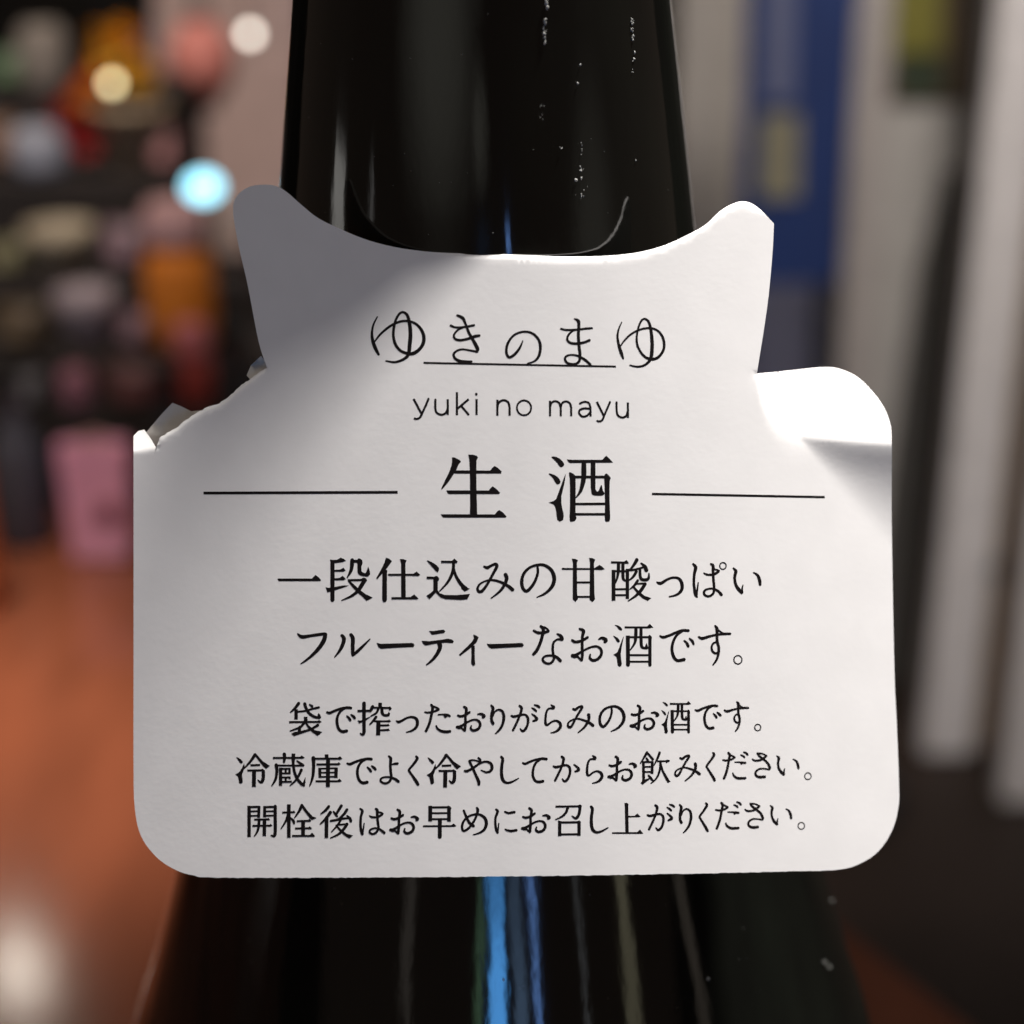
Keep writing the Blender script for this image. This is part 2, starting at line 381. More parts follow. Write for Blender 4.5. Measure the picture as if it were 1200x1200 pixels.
def fill(poly, step, fine=True):
    pts = [Vector(p) for p in poly]; n = len(pts)
    xs = [p[0] for p in poly]; ys = [p[1] for p in poly]
    y = min(ys) + step / 2; row = 0
    while y < max(ys):
        x = min(xs) + (step / 2 if row % 2 else 0)
        while x < max(xs):
            pts.append(Vector((x, y))); x += step
        y += step * 0.87; row += 1
    if fine:                           # extra points just inside the outline and along the pleats
        ar = sum(poly[i][0] * poly[(i + 1) % n][1] - poly[(i + 1) % n][0] * poly[i][1] for i in range(n)); sg = 1 if ar > 0 else -1
        for i in range(n):
            dx, dy = poly[(i + 1) % n][0] - poly[i - 1][0], poly[(i + 1) % n][1] - poly[i - 1][1]; q = math.hypot(dx, dy) or 1
            for dd in (2.2, 4.6): pts.append(Vector((poly[i][0] - dy / q * dd * sg, poly[i][1] + dx / q * dd * sg)))
    if fine and step > 6:
        for (a, b, c, d, st) in ((157, 500, 184, 545, 2.5), (885, 432, 1045, 560, 3.5)):
            y = b
            while y < d:
                x = a
                while x < c: pts.append(Vector((x + (y % 1.3), y))); x += st
                y += st
    vv, ee, ff, *_ = delaunay_2d_cdt(pts, [], [list(range(n))], 1, 1e-4)
    return [tuple(v) for v in vv], [tuple(f) for f in ff]
def card(name, poly, depthfn, thick, material, parent, step=7):
    vv, ff = fill(poly, step); n = len(vv)
    V = [depthfn(x, y, 0) for x, y in vv] + [depthfn(x, y, -thick) for x, y in vv]
    cnt = {}
    # front faces towards the lens
    c = (V[ff[0][1]] - V[ff[0][0]]).cross(V[ff[0][2]] - V[ff[0][0]])
    if c.dot(fwd) > 0: ff = [f[::-1] for f in ff]
    for f in ff:
        for i in range(3): cnt[(f[i], f[(i + 1) % 3])] = 1
    Fc = list(ff) + [tuple(n + i for i in f[::-1]) for f in ff]
    for a, b in list(cnt):
        if (b, a) not in cnt:
            k = len(V); V += [V[b], V[a], V[n + a], V[n + b]]; Fc.append((k, k + 1, k + 2, k + 3))
    o = link(name, V, Fc, material, parent, True, TO)
    for p in list(o.data.polygons)[2 * len(ff):]: p.use_smooth = False
    o.data.update()
    return o
card('front_panel', outline, lambda x, y, l: sheet(x, y, l), 0.42 * MM, M_paper, tg)
# the torn back sheet that shows past the tear
flap = [(171, 507), (187, 488), (202, 472), (212, 476), (224, 482), (250, 479), (262, 500), (230, 520), (196, 540), (178, 530)]
card('back_flap', dense(flap, 5), lambda x, y, l: P(x, y, D_TAG + relief(max(x, 201), max(y, 500)) + 3.4 * MM - l), 0.25 * MM, M_back, tg, 6)
flap2 = [(289, 440), (294, 428), (306, 417), (311, 424), (316, 440), (300, 452)]
card('back_flap', dense(flap2, 5), lambda x, y, l: P(x, y, D_TAG + relief(x, y) + 0.9 * MM - l), 0.25 * MM, M_back, tg, 6)
# ------------------------------------------------------------------ the print
class Ink:
    def __init__(s): s.V, s.F, s.k = [], [], 0
    def pt(s, x, y):
        s.V.append(sheet(x, y, (0.007 + 0.0001 * (s.k % 60)) * MM)); return len(s.V) - 1
    def ribbon(s, pts, caps=True, closed=False):
        s.k += 1; n = len(pts); L, Rr = [], []
        for i, (x, y, wd) in enumerate(pts):
            a = pts[(i - 1) % n] if closed else pts[max(0, i - 1)]; b = pts[(i + 1) % n] if closed else pts[min(n - 1, i + 1)]
            dx, dy = b[0] - a[0], b[1] - a[1]; q = math.hypot(dx, dy) or 1
            nx, ny = -dy / q * wd / 2, dx / q * wd / 2
            L.append(s.pt(x + nx, y + ny)); Rr.append(s.pt(x - nx, y - ny))
        for i in range(n if closed else n - 1):
            j = (i + 1) % n; s.F.append((L[i], L[j], Rr[j], Rr[i]))
        if caps and not closed:
            s.disc(*pts[0]); s.disc(*pts[-1])
    def disc(s, x, y, wd):
        s.k += 1; n = 12; c = [s.pt(x + wd / 2 * math.cos(6.2832 * i / n), y + wd / 2 * math.sin(6.2832 * i / n)) for i in range(n)]
        s.F.append(tuple(c))
    def poly(s, pts):
        s.k += 1
        vv, ff = fill(dense(pts, 8), 9, False); c = [s.pt(x, y) for x, y in vv]
        for t in ff: s.F.append(tuple(c[i] for i in t))
    def build(s, name, label=None):
        o = link(name, s.V, s.F, M_ink, tg, False, TO)
        if label: o['label'] = label
        return o

def nums(t): return [tuple(float(v) for v in p.split(',')) for p in t.split()]
def parse(txt):
    out = []
    for ln in txt.strip().split(';'):
        ln = ln.strip()
        if not ln: continue
        out.append((ln[0], nums(ln[1:])))
    return out
BOOST = 0.0
def draw(ink, strokes, ox, oy, sc, tf=None, wk=1.0, boost=0.0):
    fx, fy, ax, ay = tf or (1, 1, 0, 0); wf = (abs(fx) + abs(fy)) / 2 * wk
    for kind, pts in strokes:
        q = [((p[0] * fx + ax) / sc + ox, (p[1] * fy + ay) / sc + oy) + ((p[2] * wf / sc + (boost or BOOST),) if len(p) > 2 else ()) for p in pts]
        if kind == 'c': ink.ribbon(catmull(q, 5))
        elif kind == 'l':
            (a, b), wd = q[:2], q[0][2]
            n = max(2, int(math.dist(a[:2], b[:2]) / 8))
            ink.ribbon([(a[0] + (b[0] - a[0]) * i / n, a[1] + (b[1] - a[1]) * i / n, wd) for i in range(n + 1)], caps=False)
        elif kind == 'p':
            ink.poly(q)
            if BOOST: ink.ribbon([v + (BOOST,) for v in dense(q, 4)], closed=True)
        elif kind == 's': ink.poly([p[:2] for p in catmull(q, 3, True)])
        elif kind == 'o':
            x, y, r_, w_ = pts[0]; x, y = (x * fx + ax) / sc + ox, (y * fy + ay) / sc + oy
            ink.ribbon([(x + r_ * fx / sc * math.cos(6.2832 * i / 28), y + r_ * fy / sc * 1.04 * math.sin(6.2832 * i / 28), w_ * wf / sc) for i in range(28)], closed=True)
def fit(src, dst):
    fx = (dst[2] - dst[0]) / (src[2] - src[0]); fy = (dst[3] - dst[1]) / (src[3] - src[1])
    return (fx, fy, dst[0] - src[0] * fx, dst[1] - src[1] * fy)
def move(dx, dy): return (1, 1, dx, dy)

BOOST = 0.35
# --- brand name in brushed kana
ink = Ink()
draw(ink, parse('''
c 133,68,8 105,125,12 95,185,16 102,240,22 120,290,24 142,332,16;
c 116,240,10 150,195,14 200,150,16 250,118,16 310,98,16 370,102,16 420,130,18 455,185,22 458,245,24 430,295,22 385,325,24 345,325,20 295,305,18 260,260,20 246,200,18 250,140,18 265,85,16 290,45,16 318,36,16 345,60,20 360,120,24 366,190,26 360,270,26 350,335,22 310,370,18 255,386,14 195,378,10;
c 695,58,14 732,75,22 750,110,16 775,175,18 800,220,20 825,265,24 838,295,24 830,312,18;
c 835,312,16 790,305,13 735,296,12 695,305,14 670,330,16 680,360,18 715,380,22 760,384,20 795,382,14;
c 650,130,16 685,142,14 740,140,14 812,127,16; c 740,142,9 700,160,12 672,195,14 680,222,16 715,232,17 770,222,17 820,205,20 850,200,17;
c 1155,238,8 1135,285,15 1100,330,18 1062,352,18 1042,325,17 1045,270,17 1075,215,15 1120,182,14 1180,172,14 1230,188,16 1268,230,18 1280,280,19 1270,340,18 1240,378,13 1190,395,8
'''), 420, 360, 6)
draw(ink, parse('''
c 440,82,9 465,95,22 470,130,20 467,200,20 472,280,20 478,335,20 472,380,18 440,400,15 395,395,16 373,370,16 382,345,14 420,335,12 465,343,14 510,368,18 550,402,17;
c 345,152,13 385,160,14 460,158,14 520,150,14 562,148,13; c 440,160,7 405,185,13 388,220,15 405,248,17 450,256,17 505,248,17 545,232,17;
c 772,105,6 750,155,11 742,210,15 752,270,18 768,320,22 782,360,12;
c 765,270,8 790,235,11 830,195,13 880,165,13 940,148,13 1000,152,14 1045,185,15 1068,240,17 1065,300,17 1030,350,18 985,365,20 940,352,17 905,315,15 880,260,15 878,200,13 890,140,13 910,95,13 935,82,13 962,105,17 978,170,20 985,250,24 982,330,24 968,375,19 930,408,15 880,418,13 830,408,9
'''), 600, 360, 6)
ink.build('brand_lettering', 'brushed kana brand name')
ink = Ink(); draw(ink, parse('l 496.3,425.2,2.0 721.8,429.6,2.0'), 0, 0, 1); ink.build('underline')

# --- roman letters
BOOST = 0.3
ink = Ink()
W = 19
draw(ink, parse(f'''
l 117,219,{W} 194,362,{W}; c 257,219,{W} 230,285,{W} 200,350,{W} 178,392,{W} 152,407,{W} 128,405,{W};
c 322,228,{W} 322,310,{W} 335,350,{W} 380,368,{W} 420,350,{W} 438,305,{W}; l 438,222,{W} 438,370,{W};
l 524,156,{W} 524,372,{W}; l 634,222,{W} 528,312,{W}; l 562,283,{W} 637,371,{W};
l 708,220,{W} 708,371,{W}; c 705,175,23 706,176,23;
l 903,227,{W} 903,377,{W}; c 903,300,{W} 915,255,{W} 960,232,{W} 1003,250,{W} 1018,300,{W}; l 1018,296,{W} 1018,377,{W}
'''), 470, 440, 8)
W = 18
draw(ink, parse(f'''
o 113,303,67,{W}; l 356,236,{W} 357,382,{W}; c 357,300,{W} 370,258,{W} 405,241,{W} 442,258,{W} 457,300,{W}; l 457,296,{W} 458,382,{W};
c 457,300,{W} 470,260,{W} 505,243,{W} 542,260,{W} 555,300,{W}; l 555,296,{W} 555,382,{W};
c 638,262,{W} 680,246,{W} 722,260,{W} 736,305,{W}; l 736,300,{W} 737,384,{W}; c 735,312,{W} 680,308,{W} 638,322,{W} 630,352,{W} 658,384,{W} 704,376,{W} 735,340,{W};
l 795,246,{W} 861,378,{W}; c 919,249,{W} 892,312,{W} 868,368,{W} 848,415,{W} 822,430,{W} 800,426,{W};
c 980,252,{W} 982,330,{W} 995,375,{W} 1035,394,{W} 1072,376,{W} 1086,330,{W}; l 1086,253,{W} 1088,397,{W}
'''), 600, 440, 8)
ink.build('roman_lettering')

# --- headline
BOOST = 0.5
ink = Ink()
draw(ink, parse('''
s 298,160 345,168 402,205 375,240 350,300 320,350 265,435 185,530 172,525 200,460 250,360 285,270 298,200;
p 335,314 745,316 770,285 795,262 835,285 878,328 870,348 325,348;
p 490,128 540,130 585,142 600,160 582,195 580,400 584,620 590,820 602,852 508,852 512,700 508,300 502,190;
p 232,548 730,550 750,522 772,500 815,530 858,575 850,588 260,588 245,575;
p 165,828 800,830 825,798 850,778 890,805 935,852 925,864 200,864 182,850
'''), 500, 520, 10)
draw(ink, parse('''
s 262,155 310,152 360,175 400,215 412,250 380,275 355,262 320,215; s 228,350 275,355 330,385 365,430 362,465 325,475 300,440 275,400;
p 430,355 415,450 395,540 376,615 376,690 385,750 400,810 405,850 398,890 360,912 332,890 326,850 320,790 306,735 285,708 232,690 290,672 318,650 345,580 378,490 412,395;
p 445,185 500,190 860,190 880,165 905,142 940,175 982,220 480,224 460,210;
c 642,222,50 642,300,56 640,400,54 625,480,46 600,560,32 550,632,8;
l 750,210,52 750,520,52; s 726,480 775,480 778,530 795,558 815,550 848,480 866,550 886,580 862,606 800,610 755,604 732,580;
s 468,340 500,342 530,362 545,400 546,600 545,820 556,865 540,902 505,912 476,892 480,700 478,450;
l 520,390,28 895,390,28; s 880,380 905,348 935,372 958,402 945,450 945,700 950,885 918,912 888,888 890,700 882,450;
l 540,706,25 895,704,25; l 540,826,25 895,826,25
'''), 620, 520, 10)
ink.build('headline_lettering', 'large two character headline')
BOOST = 0.0
for t in ('l 238.5,577.8,3.3 466,576.8,3.3', 'l 764,578.8,2.8 966.5,582.6,2.8'):
    ink = Ink(); draw(ink, parse(t), 0, 0, 1); ink.build('rule_line')

# --- first description line
BOOST = 0.75
ink = Ink()
draw(ink, parse('''
p 82,306 100,306 405,306 438,272 466,294 488,319 480,326 95,326;
l 597,135,34 597,505,34; c 597,500,34 596,506,30; p 575,128 600,132 640,130 675,110 702,122 722,138 690,148 610,158 580,150;
p 610,225 670,222 700,205 718,228 700,238 610,238; p 610,305 665,300 692,280 720,310 700,318 610,318;
p 535,385 560,394 620,385 690,372 750,368 690,390 620,412 550,432;
c 782,132,32 778,190,30 768,235,24 735,295,6; l 765,142,24 875,142,24; s 832,122 860,118 880,150 868,185 832,180;
c 850,150,32 850,220,32 858,252,34 890,266,26 925,268,22; p 900,268 918,240 932,192 946,240 948,262 930,282 905,284;
l 740,320,16 900,316,16; s 868,305 898,295 922,320 900,345 872,335;
c 895,325,32 865,375,32 830,425,26 770,470,18 685,508,5; c 748,325,12 790,370,22 840,420,28 890,460,32 915,480,34; p 890,445 972,482 945,496 918,510 890,485
'''), 315, 640, 8)
draw(ink, parse('''
p 140,108 170,122 192,140 160,185 115,240 55,308 50,300 95,220 125,160; l 127,222,38 125,505,36; c 126,502,36 125,506,34; p 108,240 127,210 148,235 146,260;
p 272,122 300,124 330,134 318,162 322,482 284,482 284,165; l 158,268,14 430,268,14; p 388,268 425,240 458,270 440,278 388,276;
l 190,488,16 430,488,16; p 365,484 402,455 442,492 430,496 365,496;
s 520,132 570,150 620,185 636,215 622,245 590,215 555,175;
l 520,296,18 612,298,18; s 582,298 610,278 638,302 622,332 588,322; l 604,300,36 603,425,34;
p 520,465 560,440 590,412 620,412 640,442 690,460 800,462 925,450 912,472 898,496 840,501 700,494 655,480 604,432 575,465 546,494;
l 655,146,16 795,148,16; p 755,142 780,118 808,146 800,158 760,156;
c 772,155,22 768,225,24 740,300,22 700,360,16 642,422,6; c 772,200,16 790,270,22 830,340,28 870,385,32 885,395,32; p 855,355 890,388 922,400 900,412 876,424 845,395
'''), 435, 640, 8)
MI = parse('''c 140,192,16 170,202,26 200,185,20 245,168,24 258,190,26 230,245,22 195,310,20 160,370,20 120,420,24 88,425,24 78,395,20 100,355,14 150,328,12 210,318,16 280,332,20 350,365,26 405,408,30;
c 340,268,32 350,300,30 335,350,26 290,420,20 205,488,6''')
NO = parse('''c 638,185,16 642,250,20 615,330,22 575,390,24 535,422,26 500,390,26 492,325,26 510,260,24 560,205,20 630,178,20 700,178,24 765,220,28 795,290,32 785,360,30 740,420,22 690,455,16 635,478,6''')
draw(ink, MI, 550, 640, 8); draw(ink, NO, 550, 640, 8)
draw(ink, parse('''
l 72,214,12 450,214,12; c 76,213,14 100,214,12; p 370,212 420,178 445,195 466,216 440,222 370,220;
p 163,118 190,122 216,132 206,160 208,450 216,495 195,520 172,498 174,160; p 325,110 350,114 378,126 366,160 370,440 376,498 354,522 330,502 334,160;
l 200,340,14 340,340,14; l 200,475,13 340,475,13;
l 528,152,16 690,156,16; p 648,150 674,132 696,160 650,164; c 598,160,25 598,220,25 588,290,18 570,345,8; c 640,160,25 640,230,25 643,305,22 668,325,12;
l 552,222,30 552,512,28; l 682,212,26 682,495,25; l 545,235,14 690,235,14; l 560,405,14 690,402,14; l 560,460,13 690,458,13;
c 770,128,28 750,165,24 715,210,14 690,222,10; c 692,226,17 740,222,15 790,210,14 840,195,14; c 812,162,12 845,190,28 860,225,32;
c 765,238,24 745,275,20 720,302,14 690,325,6; c 800,225,20 802,280,22 815,310,24 855,316,24 880,300,20 884,255,6;
c 778,322,20 750,365,18 705,405,6; l 755,354,14 852,350,14; c 848,355,26 805,420,26 755,470,18 690,515,6; c 735,378,14 780,430,22 830,475,26 870,495,26; p 850,470 905,488 870,514
'''), 650, 640, 8)
PA = parse('''c 340,168,16 362,200,28 350,260,22 345,330,20 350,400,22 362,455,28 374,476,14; c 372,470,12 378,400,12 386,342,6;
c 440,253,9 475,268,17 530,265,17 570,242,20 580,230,14; c 505,168,14 525,185,24 525,250,20 530,330,20 535,385,20 528,440,18 490,470,17 450,460,18 440,430,18 465,405,14 520,398,14 570,420,20 603,455,24; c 530,214,10 560,222,12 580,232,14''')
II = parse('''c 715,207,10 738,235,26 728,290,22 735,350,22 760,400,28 794,434,26; c 798,432,16 798,395,12 806,365,6; c 905,248,8 940,270,20 960,315,26 966,360,22''')
TSU = parse('c 0,338,10 18,348,24 45,345,24 90,315,18 150,295,18 205,305,22 232,350,27 230,410,25 185,455,18 115,474,8')
draw(ink, TSU + PA + II + parse('o 618,185,30,12'), 770, 640, 8)
ink.build('description_lettering', 'first line of larger description print')

# --- second description line
ink = Ink()
draw(ink, parse('''
c 72,183,10 110,210,30 180,202,24 260,190,24 322,182,24; c 330,188,32 318,240,36 275,310,32 215,375,24 150,430,16 102,462,5;
c 486,198,24 505,228,32 492,285,29 462,343,21 418,400,6; c 570,190,26 588,225,32 586,300,31 588,372,27; c 588,382,22 640,338,24 700,280,16 748,232,7;
p 812,268 850,278 1000,274 1140,270 1158,276 1163,290 1155,303 1000,310 850,320 830,305
'''), 340, 720, 8)
draw(ink, parse('''
p 183,155 220,158 320,145 333,160 322,172 210,190; p 115,248 180,254 270,244 360,230 392,236 413,252 404,267 330,262 230,274 150,290 128,274;
c 278,268,40 285,310,34 255,375,28 210,430,20 160,472,8; p 600,190 625,200 646,215 625,260 560,320 475,386 465,378 530,315 585,260 605,225;
p 580,285 608,295 608,400 613,472 596,481 580,462 583,380; p 725,275 760,280 900,276 1055,270 1070,288 1058,302 900,310 765,318 740,300
'''), 480, 720, 8)
SAKE = parse('''s 882,98 925,108 952,135 946,152 925,145 905,120; s 868,200 905,215 930,245 925,262 905,258 885,225;
p 966,208 955,260 945,310 937,370 940,420 947,460 942,482 928,489 914,478 908,430 900,398 872,377 900,364 912,350 932,300 950,250;
l 976,122,14 1220,122,14; p 1185,118 1212,90 1243,122 1185,128; c 1082,128,25 1080,210,26 1070,270,18 1028,335,6; c 1130,128,24 1130,230,24 1136,300,24 1160,316,18 1185,316,18; p 1160,318 1182,270 1196,315 1182,328;
l 1006,198,32 1008,478,30; c 1008,470,30 1008,474,28; l 1213,212,26 1213,478,26; c 1213,470,26 1213,474,26; s 1195,208 1210,192 1232,214 1224,238 1200,235; l 1000,213,14 1220,213,14; l 1005,382,14 1215,382,14; l 1005,443,13 1215,443,13''')
draw(ink, parse('''
c 192,112,22 214,140,26 205,200,25 180,280,25 150,340,26 122,373,22; c 125,153,16 160,170,22 215,172,22 260,157,22; c 222,118,14 248,135,14 264,153,14;
c 345,184,12 375,200,26 390,228,30; c 388,236,22 345,235,14 310,265,17 302,320,19 308,380,19 312,420,19 280,458,18 235,455,18 208,425,19 225,395,15 275,385,17 330,395,21 373,433,26;
c 485,243,20 515,258,22 570,248,20 628,215,20; c 555,136,16 590,155,28 580,210,22 578,300,22 580,380,22 572,426,24; c 488,386,30 520,380,24 580,345,15 650,310,15 715,300,17 755,330,21 755,380,23 720,420,22 675,430,22 650,405,19 654,375,10;
c 500,396,22 538,398,16 556,418,13 572,428,16; c 735,232,10 765,220,22 800,240,32 790,260,20
'''), 610, 720, 8)
draw(ink, SAKE, 610, 720, 8)
SU = parse('''c 552,212,16 585,225,24 650,206,19 720,190,16 800,182,19 844,182,18; c 705,108,14 722,135,26 722,200,22 725,260,22 738,310,22 735,370,20 715,430,16 685,472,8; c 725,263,12 695,265,13 672,300,15 680,345,17 710,365,17 732,350,10; c 735,147,12 765,170,12 800,182,10''')
draw(ink, parse('''c 190,203,14 220,214,22 280,195,20 350,165,19 400,150,21 453,152,22; c 395,160,12 345,195,18 310,260,21 300,330,23 315,395,25 350,432,24 412,423,27; c 415,247,12 440,270,20 452,298,22; c 465,227,12 490,250,22 502,278,16; o 918,425,38,12''') + SU, 750, 720, 8)
ink.build('description_lettering', 'second line of larger description print')

# --- three small notice lines
DE = parse('''c 533,246,18 565,254,26 620,230,24 700,202,22 770,192,26 812,196,26; c 740,204,14 690,235,22 655,300,25 650,370,27 670,440,27 710,472,28 762,465,30; c 767,292,14 790,315,24 805,338,24; c 817,277,16 840,295,26 857,314,24''')
TE = parse('''c 28,240,16 55,250,24 120,222,22 200,197,20 260,190,26 304,195,26; c 235,200,14 180,240,21 150,310,23 145,390,25 170,445,26 210,463,26 262,455,28''')
O_ = parse('''c 968,285,20 1000,294,24 1050,280,22 1102,246,22; c 1040,183,22 1066,210,28 1055,290,24 1055,370,26 1046,458,28; c 958,420,28 1000,410,26 1060,372,17 1110,345,17 1160,333,17 1205,345,23 1228,390,27 1205,440,26 1150,460,25 1118,438,21 1124,405,11;
c 975,430,22 1010,432,16 1030,452,15 1045,460,20; c 1200,270,12 1240,266,24 1272,290,34 1262,304,24''')
RI = parse('''c 258,167,18 278,200,30 262,270,26 262,340,28 278,378,30; c 280,290,10 300,240,13 345,215,17 390,240,24 405,310,29 385,400,25 345,460,19 305,498,8''')
KA_ = parse('''c 494,288,18 525,298,26 590,282,21 650,275,21 685,310,25 685,380,25 660,440,25 625,467,24 597,440,10; c 590,172,22 613,200,28 595,275,23 560,360,23 512,458,22; c 735,268,12 775,300,24 790,330,28 750,350,18''')
GA = KA_ + parse('c 735,197,12 765,215,22 783,233,19; c 767,162,14 800,172,24 820,188,20')
RA = parse('''c 960,162,12 985,183,32 985,198,28; c 985,202,20 930,205,15 902,250,21 892,330,23 897,385,26 920,393,19 960,362,15 1010,345,19 1055,365,27 1070,410,31 1040,455,25 1000,478,16 957,488,8''')
MI3 = parse('''c 117,208,20 145,215,26 180,187,20 220,178,25 215,205,25 180,260,21 140,330,20 105,400,23 75,423,26 55,403,21 65,365,15 110,335,13 170,322,15 240,340,21 300,365,26 348,400,32; c 298,277,34 303,310,30 290,360,26 245,425,20 177,484,8''')
ink = Ink()
draw(ink, parse('''
c 200,142,30 160,195,26 105,247,10; l 170,210,34 170,332,34; c 195,240,17 280,230,17 360,207,18 436,190,22; c 272,148,32 285,195,28 320,255,28 380,298,28 430,310,24; p 415,315 432,258 446,270 462,308 440,326; c 330,157,14 357,177,26;
l 282,298,36 284,356,34; l 88,362,17 450,359,17; p 410,358 440,340 470,360 440,370; c 268,368,24 220,420,22 160,445,17 102,466,10; c 215,420,28 208,465,28 195,485,22; p 116,498 150,482 250,462 340,440 352,455 240,492 145,523;
c 285,370,14 320,420,24 370,465,30 410,492,30; p 385,458 474,478 450,498 420,521 395,500; c 425,397,28 385,422,22 345,442,12
'''), 330, 810, 10)
draw(ink, DE, 330, 810, 10)
draw(ink, parse('''
c 966,142,36 966,250,36 966,400,34 966,480,32 948,508,24 922,492,6; l 890,232,20 1045,228,20; p 893,342 930,346 1045,296 990,338 910,374;
l 1155,135,36 1155,190,34; c 1067,178,26 1052,210,32 1040,236,16; l 1058,192,16 1275,195,16; s 1255,190 1270,178 1290,205 1262,225; c 1132,208,22 1110,255,20 1050,290,12; c 1175,205,28 1180,255,30 1205,282,26 1250,280,26; p 1235,285 1258,240 1268,262 1262,292;
c 1108,302,26 1075,345,22 1035,390,10; l 1085,352,16 1270,352,16; p 1240,350 1260,335 1282,352 1255,362; l 1135,355,42 1131,518,40; l 1140,402,17 1252,399,17; l 1140,458,18 1256,453,18; p 1230,398 1250,384 1264,402 1240,408; p 1230,452 1250,438 1267,458 1240,464
'''), 330, 810, 10)
draw(ink, parse('''c 247,348,12 270,360,26 310,345,22 370,312,19 430,302,22 480,325,28 492,380,31 470,430,26 420,465,18 365,480,9;
c 655,160,22 671,190,28 660,260,26 640,350,26 615,420,26 592,466,26; c 580,245,14 620,250,18 690,236,20 740,213,22; c 683,178,16 720,195,18 742,210,18; c 737,275,10 790,272,16 845,280,26 873,291,16; p 800,288 850,290 815,316; c 712,407,14 730,440,21 775,468,26 830,475,28 872,470,26''') + O_, 440, 810, 10)
draw(ink, RI + GA + RA, 550, 810, 10)
draw(ink, MI3, 660, 810, 10)
draw(ink, NO, 660, 810, 10, fit((478, 165, 812, 485), (415, 168, 728, 476)), 1.08)
draw(ink, O_, 660, 810, 10, move(-165, -15))
sake_b = (868, 88, 1244, 490); de_b = (530, 178, 870, 490); su_b = (548, 98, 852, 476); ku_b = (975, 150, 1115, 508); ra_b = (880, 150, 1085, 492); ii_b = (708, 200, 980, 450); pa_b = (335, 160, 615, 482)
draw(ink, SAKE, 780, 810, 10, fit(sake_b, (-50, 116, 298, 494)), 1.08)
draw(ink, DE, 780, 810, 10, fit(de_b, (348, 156, 655, 452)))
draw(ink, SU, 780, 810, 10, fit(su_b, (688, 116, 975, 474)), 1.1)
draw(ink, parse('o 1080,425,36,14'), 780, 810, 10)
ink.build('notice_lettering', 'first of three lines of small print')

ink = Ink()
REI = parse('''s 68,170 110,190 146,225 128,248 100,225; p 162,248 165,285 148,340 133,380 140,440 142,468 122,482 106,478 98,430 90,398 60,375 92,360 115,340 140,298;
c 287,145,32 255,195,26 210,252,20 158,308,6; c 290,140,22 320,175,22 370,235,28 405,270,32; p 385,225 430,258 460,275 435,292 418,307 380,272;
l 235,268,18 348,264,18; l 198,329,18 385,327,18; s 355,322 378,310 402,335 385,352; c 386,338,32 386,400,34 378,445,34 355,468,24 323,440,6; l 278,332,40 275,522,38''')
draw(ink, REI, 270, 870, 10)
draw(ink, parse('''
l 498,182,17 850,180,17; p 808,176 835,156 870,180 840,190; c 632,138,34 635,180,32 628,228,22; l 740,130,36 736,210,30;
l 530,270,16 860,272,16; c 782,217,12 815,242,22 852,268,26; c 536,265,34 545,330,30 535,410,26 515,460,20 485,508,8;
c 736,200,28 738,270,26 750,340,26 780,420,28 830,482,30 860,502,26; p 838,494 862,450 878,410 876,470 868,520; c 832,322,28 800,390,24 755,455,18 700,505,8;
l 588,295,32 588,508,32; l 600,310,15 705,308,15; l 600,462,17 722,460,17; l 648,310,18 648,365,18; l 600,362,14 705,362,14; l 694,305,20 694,366,20; l 600,410,14 705,408,14; l 648,408,18 648,462,18; l 694,404,18 694,430,18;
l 1127,140,36 1130,190,34; l 960,190,17 1290,190,17; p 1252,186 1285,166 1310,190 1280,202; c 972,182,38 976,260,32 970,370,28 955,440,22 930,508,8;
l 1145,180,40 1143,522,38; l 1008,258,17 1280,255,17; p 1248,252 1270,234 1292,255 1265,264; l 1047,296,28 1049,416,28; l 1240,292,34 1236,418,34; l 1045,308,14 1245,302,14; l 1045,356,13 1245,352,13; l 1045,404,15 1245,402,15; l 998,456,17 1285,455,17; p 1248,452 1280,428 1304,455 1270,464
'''), 270, 870, 10)
KU = parse('c 1078,165,20 1090,190,28 1050,250,23 995,318,21 1000,342,21 1040,400,25 1080,460,31 1098,492,29')
draw(ink, DE, 380, 870, 10, fit(de_b, (268, 178, 612, 492)))
draw(ink, parse('''c 757,163,18 779,190,29 775,270,26 780,350,26 785,410,24 760,462,24 710,480,21 667,460,21 662,430,17 700,408,15 770,408,19 830,430,26 868,458,29; c 795,258,12 830,250,22 858,248,24''') + KU, 380, 870, 10)
draw(ink, REI, 490, 870, 10, fit((60, 125, 460, 522), (103, 130, 500, 528)))
SHI = parse('c 975,170,24 991,200,30 979,290,30 979,380,32 996,445,32 1040,474,24 1100,462,18 1178,420,7')
draw(ink, parse('''c 547,333,18 575,335,25 640,302,22 720,247,19 790,224,19 850,245,26 866,300,30 840,340,24 795,348,18 740,325,8; c 602,222,24 640,300,23 680,390,27 710,460,33 712,490,27; c 602,215,20 640,206,13 690,215,13 715,227,18; c 707,182,16 726,203,24 728,230,18''') + SHI, 490, 870, 10)
draw(ink, TE, 610, 870, 10)
draw(ink, KA_, 610, 870, 10, fit((490, 160, 800, 480), (383, 155, 692, 468)))
draw(ink, RA, 610, 870, 10, fit(ra_b, (768, 145, 970, 482)))
draw(ink, O_, 610, 870, 10, move(75, -17))
